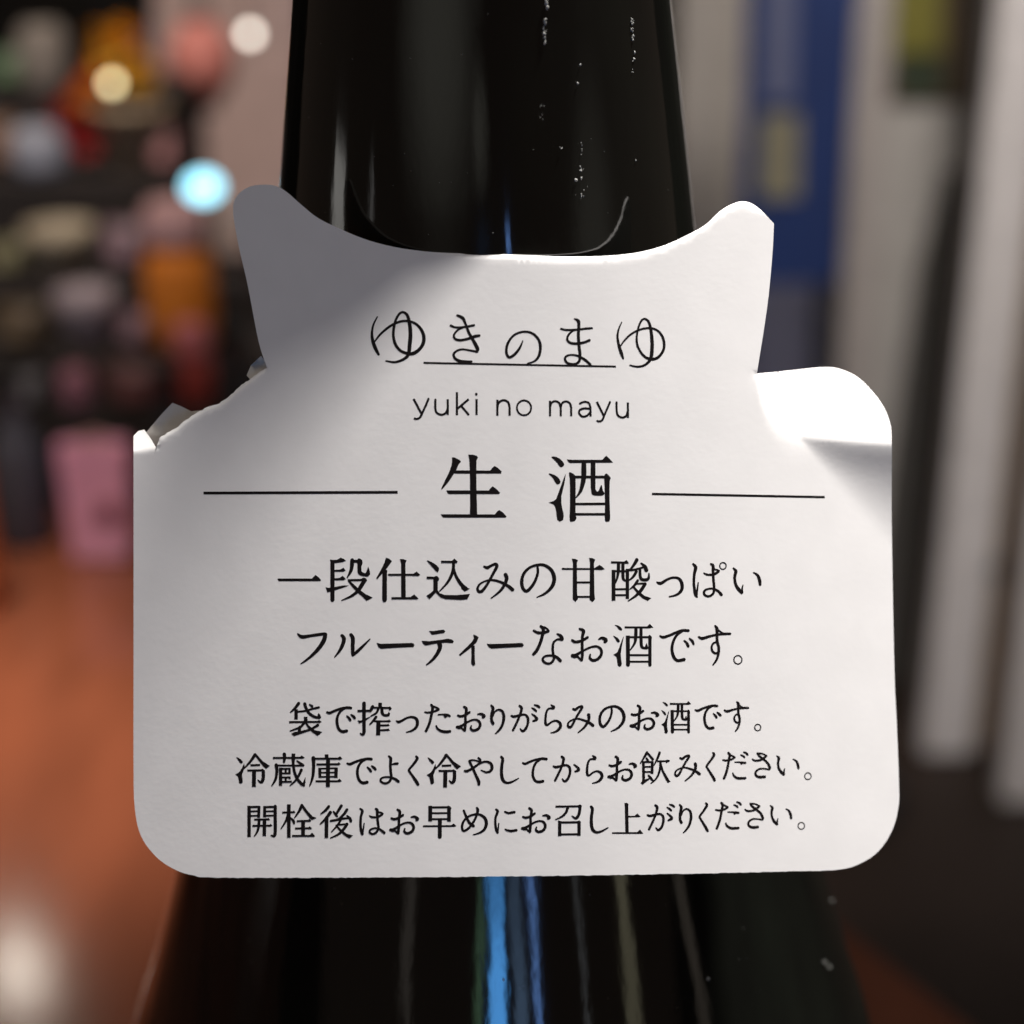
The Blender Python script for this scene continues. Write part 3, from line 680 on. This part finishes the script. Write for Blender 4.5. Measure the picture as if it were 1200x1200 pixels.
draw(ink, parse('''
c 282,120,28 255,165,20 203,247,6; c 280,118,18 315,155,20 350,197,24; l 240,228,26 243,450,26; l 345,222,26 341,368,24; l 225,230,16 350,228,16; c 278,188,20 292,212,22; l 245,286,13 345,285,13; l 245,346,13 345,344,13; p 212,475 240,435 262,436 335,412 262,466 228,492; c 300,387,16 325,415,24 346,442,18;
c 430,120,24 410,175,22 365,267,6; l 402,222,15 530,218,15; s 500,212 525,200 553,215 530,232 505,242; c 440,222,22 435,310,20 410,390,18 375,440,14 330,480,8; c 445,250,14 465,330,20 500,400,26 522,440,30; p 500,410 558,458 525,474
'''), 730, 870, 10)
draw(ink, MI3, 730, 870, 10, fit((43, 165, 368, 490), (600, 143, 916, 456)), 0.97)
draw(ink, KU, 730, 870, 10, fit(ku_b, (965, 108, 1090, 460)), 0.95)
DA = parse('''c 137,124,22 151,150,24 140,220,22 125,300,22 105,370,24 84,422,23; c 72,205,12 110,212,17 170,200,18 208,177,20; c 160,147,14 195,165,16 210,175,16; c 212,232,8 270,232,14 333,240,22; p 268,240 332,244 285,259; c 188,362,12 205,395,20 250,420,24 332,418,24; c 282,147,10 310,160,18 324,174,16; c 317,114,12 345,126,20 361,144,18''')
SA = parse('''c 417,196,10 450,214,18 510,206,18 560,176,20 580,157,20; c 477,127,18 500,160,20 545,195,20 595,240,22 621,295,24 612,316,18; c 477,129,18 530,131,12 580,155,14; c 615,318,14 560,308,13 500,310,15 457,345,19 460,385,22 500,406,26 562,402,26''')
draw(ink, DA + SA + parse('o 1068,395,38,13'), 840, 870, 10)
draw(ink, II, 840, 870, 10, fit(ii_b, (698, 152, 970, 388)))
ink.build('notice_lettering', 'second of three lines of small print')

ink = Ink()
draw(ink, parse('''
l 119,142,34 119,510,33; c 425,150,33 425,300,33 425,455,33 410,496,30 378,490,10; l 105,158,20 240,155,20; l 118,208,14 238,206,14; l 118,262,15 238,258,15; l 235,145,28 231,285,26; l 301,145,28 301,278,26; l 298,158,20 440,155,20; l 300,208,14 425,206,14; l 300,260,15 425,256,15;
l 178,305,17 352,302,17; p 322,302 345,286 364,305 335,312; l 158,378,17 378,375,17; p 348,374 370,356 392,375 355,385; c 237,310,27 230,390,25 215,445,20 182,498,8; l 300,305,34 297,498,33;
l 585,125,36 585,518,36; l 508,222,17 650,218,17; p 622,216 645,200 660,222 630,228; c 578,232,22 550,320,20 495,410,8; c 603,283,12 638,318,26 646,348,18;
c 738,138,30 705,205,24 652,285,6; c 742,140,22 790,210,26 840,268,32; p 820,238 860,268 908,286 880,296 855,306 825,280; l 678,322,16 840,318,16; p 803,316 825,298 847,320 810,328; l 658,408,16 850,405,16; p 808,404 830,384 854,408 815,416; l 623,495,17 885,495,17; p 828,490 855,460 892,497 850,503; l 752,322,38 752,492,38;
c 1052,152,28 1015,195,24 960,237,8; c 1072,220,32 1020,290,26 953,357,8; l 1028,280,36 1025,520,34; p 1008,300 1035,265 1050,300;
c 1200,143,30 1170,190,26 1140,242,22; c 1110,213,16 1130,240,24 1150,266,20; c 1266,188,28 1235,235,25 1180,290,21 1122,312,16; c 1078,320,22 1150,308,20 1230,292,19 1290,290,15; c 1268,260,14 1300,290,26 1312,325,26;
c 1192,310,20 1155,370,18 1085,450,8; l 1160,366,14 1275,356,14; c 1266,358,30 1225,420,26 1160,480,20 1075,520,8; c 1140,372,14 1190,430,22 1250,480,26 1280,500,28; p 1255,470 1334,492 1315,508 1295,523 1265,505
'''), 280, 930, 10)
draw(ink, parse('''c 322,178,16 346,205,28 330,270,24 325,350,24 330,420,26 346,472,29; c 350,470,12 360,400,12 368,347,6; c 432,260,10 460,275,18 520,275,18 570,250,22 584,236,18; c 540,217,16 570,225,16 585,235,14; c 502,178,17 521,195,27 522,270,24 530,350,24 535,400,22 510,453,22 465,473,20 434,455,20 440,425,17 490,405,15 545,415,20 603,458,27'''), 390, 930, 10)
draw(ink, O_, 390, 930, 10, move(-280, 5))
draw(ink, parse('''
l 42,142,38 42,325,36; l 262,155,36 262,328,34; s 240,150 260,142 290,165 280,190 245,185; l 30,162,19 270,160,19; l 45,230,16 262,228,16; l 45,300,17 262,298,17; l -44,382,15 330,380,15; p 278,378 316,354 346,379 320,388; l 155,298,40 154,512,39; c 154,505,39 154,507,38;
c 435,199,20 460,260,24 500,340,28 548,378,29; c 590,169,22 599,200,28 575,280,22 530,360,22 480,415,22 430,437,21 415,390,23 430,330,21 480,275,19 550,246,19 620,246,23 680,285,30 700,350,32 675,420,26 620,460,18 548,482,8;
c 813,184,16 832,210,26 808,280,22 805,350,22 815,420,26 831,456,23; c 835,453,12 840,400,10 845,347,6; c 917,212,14 960,227,22 1028,216,24; c 922,417,12 945,430,20 990,437,24 1052,428,22
'''), 500, 930, 10)
draw(ink, O_, 610, 930, 10, move(-937, -12))
draw(ink, parse('''
l 410,152,17 705,148,17; s 668,148 695,126 720,146 705,180 682,175; c 697,155,32 692,210,28 675,262,29 645,288,25 605,264,8; c 556,155,28 535,215,24 490,265,18 413,303,8; l 460,322,32 458,498,32; l 687,330,32 685,494,32; l 452,338,19 695,335,19; l 460,478,17 695,475,17; s 664,328 690,314 709,340 692,352; p 440,316 462,322 478,338 444,342
'''), 610, 930, 10)
draw(ink, SHI, 610, 930, 10, fit((962, 155, 1180, 492), (815, 138, 1027, 470)))
draw(ink, parse('''p 120,110 142,112 164,122 159,150 165,464 132,464 125,150; l 155,270,12 290,268,12; p 235,268 268,234 306,269 240,274; l -27,462,14 328,462,14; p 262,460 300,424 337,464 270,469'''), 720, 930, 10)
draw(ink, GA, 720, 930, 10, fit((490, 152, 832, 482), (385, 118, 712, 442)), 0.97)
draw(ink, RI, 720, 930, 10, fit((245, 155, 420, 500), (755, 120, 912, 460)), 0.97)
draw(ink, KU, 720, 930, 10, fit(ku_b, (983, 98, 1106, 452)), 0.95)
draw(ink, DA, 830, 930, 10, fit((65, 110, 370, 437), (80, 94, 392, 422)))
draw(ink, SA, 830, 930, 10, fit((415, 118, 635, 420), (430, 108, 654, 410)))
draw(ink, II, 830, 930, 10, fit(ii_b, (722, 134, 984, 374)))
draw(ink, parse('o 1090,378,38,13'), 830, 930, 10)
ink.build('notice_lettering', 'third of three lines of small print')

# ------------------------------------------------------------------ blurred shop behind, left: a stepped stand on the table
M = {}
def col(name, c, rough=0.6, **k):
    if name not in M: M[name] = mat(name, c, rough, noise=(30, 0.12, (1, 1, 1)), **k)
    return M[name]
TIERS = [(482, 0.73, 345), (412, 0.81, 345), (322, 0.90, 345), (205, 1.01, 210), (105, 1.13, 205)]
st = empty('display_stand', Vector((at(100, 500, 0.9).x, 0.9, 0)), 'low stepped display stand under dark cloth, left of the bottle', 'stand')
so = st.location.copy()
tz = []
for i, (py, Y, xr) in enumerate(TIERS):
    z = at(100, py, Y + 0.03).z; tz.append((z, Y))
    x1 = at(xr, py, Y).x
    y1 = TIERS[i + 1][1] - 0.001 if i + 1 < len(TIERS) else Y + 0.12
    box('step', (-1.0, Y, 0.0015), (x1, y1, z), M_tier, st, so, 0.003)

def stand(i, px):                      # a spot on step i under picture column px
    z, Y = tz[i]; p = at(px, TIERS[i][0], Y + 0.04); return Vector((p.x, Y + 0.04, z))
def size(px, Y): return px * (Y - CAM.y) / F / math.cos(PITCH) * 1.0
def jar(name, i, px, wpx, hpx, color, label, cat, lid=None, shape='jar', loc=None, group=None):
    p = loc or stand(i, px); rr = size(wpx, p.y) / 2; h = size(hpx, p.y)
    e = empty(name, p, label, cat, group); o = p.copy()
    if shape == 'jar': pr = [(0.001, 0), (rr * 0.8, 0), (rr * 0.95, h * 0.08), (rr, h * 0.3), (rr, h * 0.75), (rr * 0.85, h * 0.92), (rr * 0.7, h)]
    elif shape == 'bowl': pr = [(0.001, 0), (rr * 0.45, 0), (rr * 0.45, h * 0.1), (rr * 0.75, h * 0.35), (rr * 0.95, h * 0.7), (rr, h), (rr * 0.94, h), (rr * 0.7, h * 0.5), (0.001, h * 0.2)]
    else: pr = [(0.001, 0), (rr * 0.92, 0), (rr, h * 0.04), (rr, h * 0.55), (rr * 0.8, h * 0.68), (rr * 0.4, h * 0.8), (rr * 0.36, h * 0.97), (rr * 0.42, h * 0.98), (rr * 0.42, h)]
    lathe({'jar': 'jar_body', 'bowl': 'bowl_body', 'bottle': 'bottle_body'}[shape], pr, color, e, 32, p, o)
    if lid:
        lh, lc = size(lid[0], p.y), lid[1]; k = 0.45 if shape == 'bottle' else 0.86
        lathe('lid', [(rr * k, h * 1.002), (rr * k * 1.02, h + lh * 0.1), (rr * k * 1.02, h + lh * 0.8), (rr * k * 0.8, h + lh), (0.001, h + lh)], lc, e, 32, p, o)
    return e

jar('storage_jar', 4, 55, 52, 66, col('grey_beige', (0.24, 0.21, 0.18)), 'dull beige jar on the top step, leftmost of the jars', 'jar')
jar('storage_jar', 3, 50, 62, 50, col('pale_blue_grey', (0.30, 0.32, 0.38)), 'pale blue grey jar on the second highest step, left of the flowers', 'jar')
jar('bowl', 2, 75, 78, 52, col('beige_glaze', (0.34, 0.29, 0.21)), 'wide beige bowl on the middle step', 'bowl', shape='bowl')
jar('bowl', 1, 105, 68, 66, col('lilac_glaze', (0.36, 0.30, 0.33)), 'greyish lilac bowl on the step below the beige bowl', 'bowl', shape='bowl')
jar('candle_cup', 0, 92, 36, 44, col('dusty_pink', (0.52, 0.22, 0.28)), 'tiny dusty pink cup on the lowest step above the pink bag', 'cup')
jar('sweets_jar', 1, 217, 78, 118, col('orange', (0.80, 0.24, 0.02)), 'orange jar with a pale pink lid under the cyan light', 'jar', lid=(46, col('pale_pink', (0.55, 0.33, 0.33))))
jar('small_bottle', 0, 230, 46, 62, col('red', (0.42, 0.06, 0.05)), 'squat red bottle with a pink cap in front of the orange jar', 'bottle', lid=(34, col('pink_cap', (0.75, 0.22, 0.24))), shape='jar')
jar('small_bottle', 0, 0, 62, 190, col('slate', (0.11, 0.12, 0.16)), 'slate grey bottle on the table at the left, beside the pink bag', 'bottle', lid=(14, col('black_lid', (0.01, 0.01, 0.012))), shape='bottle', loc=on(32, 634, 0))
jar('small_bottle', 0, 0, 70, 200, col('near_black', (0.012, 0.010, 0.010), 0.3), 'black bottle on the table just right of the pink bag', 'bottle', shape='bottle', lid=(12, M['black_lid']), loc=on(212, 628, 0))
jar('small_bottle', 0, 0, 74, 220, M['near_black'], 'black bottle on the table close behind the torn tag corner', 'bottle', shape='bottle', lid=(12, M['black_lid']), loc=on(288, 604, 0))
jar('small_bottle', 0, 0, 42, 260, col('orange_red', (0.62, 0.17, 0.05)), 'orange red bottle cut off by the left edge of the photo', 'bottle', shape='jar', lid=(16, M['red']), loc=on(-14, 712, 0))

# small packets among the jars
rnd = random.Random(21)
for i, px, wpx, hpx, cname, cc, lab in (
    (4, 12, 40, 40, 'packet_green', (0.05, 0.09, 0.04), 'dark green packet at the far left of the top step'),
    (4, 160, 38, 56, 'packet_navy', (0.03, 0.035, 0.10), 'navy packet on the top step behind the flowers'),
    (3, 6, 34, 60, 'packet_brown', (0.12, 0.06, 0.03), 'brown packet on the second highest step, left of the pale blue jar'),
    (3, 195, 30, 44, 'packet_rose', (0.26, 0.12, 0.12), 'rose packet right of the flower pot'),
    (2, 14, 42, 36, 'packet_olive', (0.13, 0.12, 0.06), 'olive packet left of the beige bowl'),
    (2, 150, 46, 54, 'packet_plum', (0.16, 0.10, 0.12), 'plum packet between the beige bowl and the cyan light'),
    (2, 285, 52, 70, 'packet_taupe', (0.22, 0.17, 0.15), 'taupe packet on the middle step behind the left ear of the tag'),
    (1, 30, 60, 52, 'packet_umber', (0.10, 0.07, 0.04), 'umber packet left of the lilac bowl'),
    (1, 165, 34, 40, 'packet_mauve', (0.20, 0.12, 0.15), 'mauve packet between the lilac bowl and the orange jar'),
    (0, 28, 54, 40, 'packet_grey', (0.15, 0.15, 0.17), 'grey packet on the lowest step, left of the tiny pink cup'),
    (0, 160, 60, 50, 'packet_wine', (0.14, 0.05, 0.05), 'wine red packet on the lowest step, left of the red bottle')):
    p = stand(i, px); s_ = size(1, p.y); e = empty('packet', p, lab, 'packet', 'small packets on the steps')
    w_, h_, d_ = s_ * wpx / 2, s_ * hpx, 0.012
    V = []
    for t in (0, 0.15, 0.5, 0.85, 1):      # a pillow pouch with pinched ends
        k = (0.25, 0.8, 1, 0.8, 0.1)[(0, 0.15, 0.5, 0.85, 1).index(t)]
        for a_ in range(16):
            u, v = math.cos(6.2832 * a_ / 16), math.sin(6.2832 * a_ / 16)
            V.append(p + Vector((w_ * math.copysign(abs(u) ** 0.5, u), d_ * k * v, h_ * t)))
    Fc = [(r * 16 + a_, r * 16 + (a_ + 1) % 16, r * 16 + 16 + (a_ + 1) % 16, r * 16 + 16 + a_) for r in range(4) for a_ in range(16)] + [tuple(range(15, -1, -1)), tuple(range(64, 80))]
    pk = link('pouch', V, Fc, col(cname, cc, 0.4), e, True, p)
    V = [p + Vector((x, -d_ * 1.02 - 0.0005 + dy, z)) for dy in (0, 0.0008) for x, z in ((-w_ * 0.55, h_ * 0.3), (w_ * 0.55, h_ * 0.3), (w_ * 0.55, h_ * 0.68), (-w_ * 0.55, h_ * 0.68))]
    link('label_patch', V, [(0, 1, 2, 3), (7, 6, 5, 4), (0, 4, 5, 1), (1, 5, 6, 2), (2, 6, 7, 3), (3, 7, 4, 0)], col(cname + '_print', tuple(min(0.7, c * 2.2 + 0.03) for c in cc)), e, False, p)
    e.rotation_euler = (rnd.uniform(-0.05, 0.0), 0, rnd.uniform(-0.3, 0.3))

# pink paper bag
p = on(122, 650, 0); s_ = size(1, p.y); e = empty('paper_bag', p, 'bright pink paper bag with a dark mark standing on the wooden table', 'bag')
bm = bmesh.new(); bmesh.ops.create_cube(bm, size=1)
for v in bm.verts:
    t = v.co.z + 0.5; v.co.x *= s_ * (66 + 16 * t); v.co.y *= s_ * (46 - 24 * t); v.co.z = t * s_ * 128 / 0.92 + 0.001
bmesh.ops.bevel(bm, geom=bm.edges[:], offset=0.0012, segments=2, affect='EDGES')
me = bpy.data.meshes.new('bag_body'); bm.to_mesh(me); bm.free(); me.materials.append(col('hot_pink', (0.95, 0.44, 0.62)))
o = bpy.data.objects.new('bag_body', me); COL.objects.link(o); o.parent = e
lathe('mark', [(0.001, -0.0006), (s_ * 14, -0.0006), (s_ * 14, 0.0006), (0.001, 0.0006)], col('dark_rose', (0.28, 0.08, 0.11)), e, 24)
mk = e.children[-1]; mk.rotation_euler = (math.pi / 2 - 0.06, 0, 0); mk.location = (s_ * 14, -s_ * 20.0, s_ * 62)
def tube(name, pts, r_, material, parent, origin, seg=8):
    V, Fc = [], []
    for i, q in enumerate(pts):
        a = pts[max(0, i - 1)]; b = pts[min(len(pts) - 1, i + 1)]; d = (Vector(b) - Vector(a)).normalized()
        n1 = d.cross(Vector((0.3, 1, 0.2))).normalized(); n2 = d.cross(n1)
        for k in range(seg): V.append(Vector(q) + r_ * (n1 * math.cos(6.2832 * k / seg) + n2 * math.sin(6.2832 * k / seg)))
    for i in range(len(pts) - 1):
        for k in range(seg): Fc.append((i * seg + k, i * seg + (k + 1) % seg, (i + 1) * seg + (k + 1) % seg, (i + 1) * seg + k))
    return link(name, V, Fc, material, parent, True, origin)
top_z = s_ * 128 / 0.92
for dy in (-1, 1):
    tube('handle', [p + Vector((s_ * 18 * math.cos(a), dy * s_ * 8, top_z - 0.002 + s_ * 12 * math.sin(a))) for a in [math.pi * i / 10 for i in range(11)]], 0.0011, M['pale_pink'], e, p)

# flowers in a beige pot
p = stand(3, 160); s_ = size(1, p.y); e = empty('potted_flowers', p, 'yellow and red flowers in a beige pot on a high step', 'flowers')
lathe('pot', [(0.001, 0), (s_ * 24, 0), (s_ * 38, s_ * 62), (s_ * 42, s_ * 64), (s_ * 42, s_ * 74), (s_ * 36, s_ * 74), (s_ * 30, s_ * 60), (0.001, s_ * 58)], col('pot_beige', (0.40, 0.30, 0.20)), e, 32, p, p)
def blossom(dx, dz, r_, material, dy=0.0):
    rnd = random.Random(int(dx * 10 + dz)); V, Fc = [], []
    c = p + Vector((dx * s_, dy * s_, dz * s_))
    for k in range(46):                # a head of cupped petals
        a = k * 2.39996; z_ = 1 - 2 * (k + 0.5) / 46; q = math.sqrt(1 - z_ * z_)
        d = Vector((q * math.cos(a), q * math.sin(a), z_)); n1 = d.cross(Vector((0, 0.3, 1))).normalized(); n2 = d.cross(n1)
        rr = r_ * s_ * rnd.uniform(0.8, 1.1); wd = r_ * s_ * 0.34; b = len(V)
        V += [c + d * rr * 0.35, c + d * rr * 0.8 + n1 * wd, c + d * rr * 1.05 + n2 * wd * 0.5, c + d * rr * 0.8 - n1 * wd]
        Fc.append((b, b + 1, b + 2, b + 3))
    link('blossom', V, Fc, material, e, True, p)
    tube('stem', [c, c * 0.5 + (p + Vector((0, 0, s_ * 70))) * 0.5 + Vector((0, 0, s_ * 6)), p + Vector((0, 0, s_ * 60))], s_ * 2.2, col('stem_green', (0.05, 0.09, 0.03)), e, p, 6)
YL, RD, OG = col('yellow_petal', (0.86, 0.50, 0.04)), col('red_petal', (0.55, 0.03, 0.03)), col('orange_petal', (0.80, 0.30, 0.04))
for q in ((-8, 128, 36, YL), (14, 104, 24, YL, -8), (-28, 100, 24, OG, -6), (-6, 140, 20, OG, 10), (-62, 62, 28, RD), (-50, 36, 22, RD, -6), (-46, 84, 20, OG, -10)): blossom(*q)
tube('stem', [p + Vector((0, 0, s_ * 60)), p + Vector((0, 0, s_ * 66))], s_ * 8, M['stem_green'], e, p)

# pink paper lantern hung from above
c = at(236, 72, 1.25); s_ = size(1, 1.25); e = empty('paper_lantern', c, 'salmon pink paper lantern hanging in front of the mauve screen', 'lantern')
lathe('shade', [(s_ * 14, -s_ * 46)] + [(s_ * (34 * math.cos(t) + 0.8 * (i % 2)), s_ * 46 * math.sin(t)) for i, t in enumerate([R(-66 + 6 * k) for k in range(23)])] + [(s_ * 14, s_ * 46)], col('salmon_paper', (0.68, 0.24, 0.20)), e, 32, c, c)
for zz in (-48, 48): lathe('rim', [(s_ * 15, s_ * (zz - 3)), (s_ * 15, s_ * (zz + 3))], M['black_lid'], e, 24, c, c)
tube('cord', [c + Vector((0, 0, s_ * 46)), c + Vector((0, 0, 0.9))], 0.0012, M['black_lid'], e, c)

# small hanging bulbs: the round glints
def bulb(px, py, Y, rpx, colr, strength, label):
    c = at(px, py, Y); r_ = size(rpx, Y); e = empty('hanging_bulb', c, label, 'light bulb', 'small bulbs hanging on cords')
    lathe('bulb', [(0.0003, -r_)] + [(r_ * math.cos(t), r_ * math.sin(t)) for t in [R(-75 + 15 * k) for k in range(11)]] + [(r_ * 0.4, r_ * 1.2)], mat('bulb_glow', colr, 0.3, emit=(colr, strength)), e, 24, c, c)
    lathe('socket', [(r_ * 0.45, r_ * 1.1), (r_ * 0.45, r_ * 2.2), (0.0003, r_ * 2.3)], M['black_lid'], e, 16, c, c)
    tube('cord', [c + Vector((0, 0, r_ * 2)), c + Vector((0, 0, 0.9))], 0.0008, M['black_lid'], e, c)
bulb(293, 40, 1.3, 6, (1, 0.93, 0.82), 5, 'whitish bulb hanging close to the bottle neck')
bulb(131, 98, 0.97, 6, (1, 0.86, 0.48), 4.5, 'warm yellow bulb hanging before the yellow flowers')
# cyan display light on its little post
base = stand(2, 238); hd = at(238, 219, base.y); s_ = size(1, base.y)
e = empty('display_light', base, 'glowing cyan display light on a thin post above the orange jar', 'lamp')
tube('post', [base, Vector((base.x, base.y, hd.z))], s_ * 2.5, M['black_lid'], e, base)
dirc = (CAM - hd).normalized()
def disc_obj(name, c, d, r1, r2, th, material, parent, origin):
    n1 = d.cross(Vector((0, 0, 1))).normalized(); n2 = n1.cross(d); V, Fc = [], []; n = 40
    for k, (rr, t) in enumerate(((0.001, th), (1, th), (1.0, 0), (0.001, 0))):
        for i in range(n):
            a = 6.2832 * i / n; V.append(c + d * t + (n1 * math.cos(a) * r1 + n2 * math.sin(a) * r2) * rr)
    for k in range(3):
        for i in range(n): Fc.append((k * n + i, k * n + (i + 1) % n, (k + 1) * n + (i + 1) % n, (k + 1) * n + i))
    return link(name, V, Fc, material, parent, False, origin)
disc_obj('housing', hd - dirc * 0.006, dirc, s_ * 19, s_ * 16, 0.0055, M['black_lid'], e, base)
disc_obj('lens', hd, dirc, s_ * 18, s_ * 14, 0.002, mat('cyan_glow', (0.3, 0.75, 0.95), 0.3, emit=((0.34, 0.80, 1.0), 3.2)), e, base)

# ------------------------------------------------------------------ blurred shop behind: upright boards and posts
def board(name, pb, pyb, pt, wpx, th, material, label, cat, tip=None, height=1.5, parent=None, wtop=None):
    """stands on the floor under picture column pb, leans to column pt at the top of the frame"""
    b = on(pb, pyb, FLOOR_Z); t = at(pt, 0, b.y); sh = (t.x - b.x) / (t.z - b.z)
    wd = size(wpx, b.y) * 1.0
    ztop = at(pb, tip, b.y).z if tip is not None else FLOOR_Z + height
    e = empty(name, b, label, cat)
    box('panel', (b.x - wd / 2, b.y, FLOOR_Z + 0.001), (b.x + wd / 2, b.y + th, ztop), material, e, b, 0.004, sh)
    return e, b, sh, wd
WH = col('white_paint', (0.66, 0.62, 0.61)); PG = col('pale_grey_paint', (0.40, 0.36, 0.33)); MV = col('mauve', (0.60, 0.45, 0.42))
board('folding_screen', 272, 965, 268, 158, 0.02, MV, 'tall mauve screen behind the pink lantern, left of the bottle neck', 'screen')
board('wall_post', 800, 760, 838, 74, 0.05, PG, 'pale grey post just right of the bottle neck', 'post')
board('door_post', 1110, 888, 1206, 62, 0.05, WH, 'tall white leaning post with its foot on the dark floor', 'post')
board('door_post', 1212, 944, 1325, 84, 0.04, WH, 'white post cut off by the right edge of the photo', 'post')
e, b, sh, wd = board('wooden_panel', 1200, 880, 1285, 120, 0.03, col('tan_wood', (0.30, 0.20, 0.12)), 'tan wooden panel with a dark knob between the two white posts', 'panel')
kp = at(1163, 665, b.y) ; bmk = bmesh.new(); bmesh.ops.create_uvsphere(bmk, u_segments=20, v_segments=12, radius=size(13, b.y))
me = bpy.data.meshes.new('knob'); bmk.to_mesh(me); bmk.free(); me.materials.append(M['black_lid'])
o = bpy.data.objects.new('knob', me); COL.objects.link(o); o.parent = e; o.location = kp - b
board('wall_post', 980, 860, 1027, 38, 0.03, col('warm_grey_paint', (0.36, 0.32, 0.30)), 'slim warm grey post between the blue banner and the poster', 'post')
# poster board
e, b, sh, wd = board('poster_board', 1050, 800, 1085, 92, 0.01, col('dull_paper', (0.42, 0.39, 0.36)), 'grey poster board with an olive and brown picture at its top', 'poster')
def patch(name, x0, y0, x1, y1, material, lift=0.004, Y=b.y, parent=e, o_=b):
    q = [at(x, y, Y - lift) for x, y in ((x0, y1), (x1, y1), (x1, y0), (x0, y0))]
    q2 = [v + Vector((0, 0.002, 0)) for v in q]
    return link(name, q + q2, [(0, 1, 2, 3), (7, 6, 5, 4), (0, 4, 5, 1), (1, 5, 6, 2), (2, 6, 7, 3), (3, 7, 4, 0)], material, parent, False, o_)
patch('picture', 1040, -60, 1136, 122, col('dark_brown', (0.085, 0.055, 0.030)))
patch('olive_area', 1046, -60, 1104, 66, col('olive', (0.17, 0.15, 0.02)), 0.007)
patch('dark_green_area', 1050, 62, 1106, 116, col('deep_green', (0.025, 0.035, 0.015)), 0.007)
q = [at(x, y, b.y - 0.004) for x, y in ((1000, 880), (1118, 880), (1136, 200), (1106, 200), (1074, 320), (1040, 560))]
q2 = [v + Vector((0, 0.003, 0)) for v in q]
link('dark_patch', q + q2, [tuple(range(6)), tuple(range(11, 5, -1))] + [(i, 6 + i, 6 + (i + 1) % 6, (i + 1) % 6) for i in range(6)], col('charcoal', (0.085, 0.077, 0.068)), e, False, b)  # dark patch added over the pale board where it fades to dark
# blue banner on a pole
Yb = 1.60
c = at(930, 330, Yb); foot = Vector((at(990, 330, Yb).x - 0.02, Yb + 0.01, FLOOR_Z))
e = empty('banner', foot, 'deep blue hanging banner with pale markings right of the bottle', 'banner')
def flat(name, pts, material, Y, th=0.002):
    q = [at(x, y, Y) for x, y in pts]; q2 = [v + Vector((0, th, 0)) for v in q]
    n = len(q); Fc = [tuple(range(n)), tuple(range(2 * n - 1, n - 1, -1))] + [(i, n + i, n + (i + 1) % n, (i + 1) % n) for i in range(n)]
    return link(name, q + q2, Fc, material, e, False, foot)
flat('cloth', [(866, 332), (982, 332), (1014, -120), (878, -120)], col('deep_blue', (0.006, 0.022, 0.105)), Yb)
flat('pale_mark', [(889, 232), (936, 232), (938, 134), (892, 134)], col('khaki', (0.20, 0.18, 0.12)), Yb - 0.004)
flat('pale_mark', [(896, 118), (930, 118), (934, -40), (900, -40)], col('steel_blue', (0.10, 0.11, 0.19)), Yb - 0.004)
tube('pole', [foot, foot + Vector((0.0, 0, 1.6))], 0.007, M['black_lid'], e, foot)
lathe('base', [(0.001, 0.001), (0.12, 0.001), (0.12, 0.012), (0.02, 0.02), (0.001, 0.021)], M['black_lid'], e, 40, foot, foot)
board('storage_box', 935, 700, 935, 118, 0.25, col('grey_violet', (0.21, 0.21, 0.30)), 'dull grey violet box standing below the blue banner', 'box', tip=335)
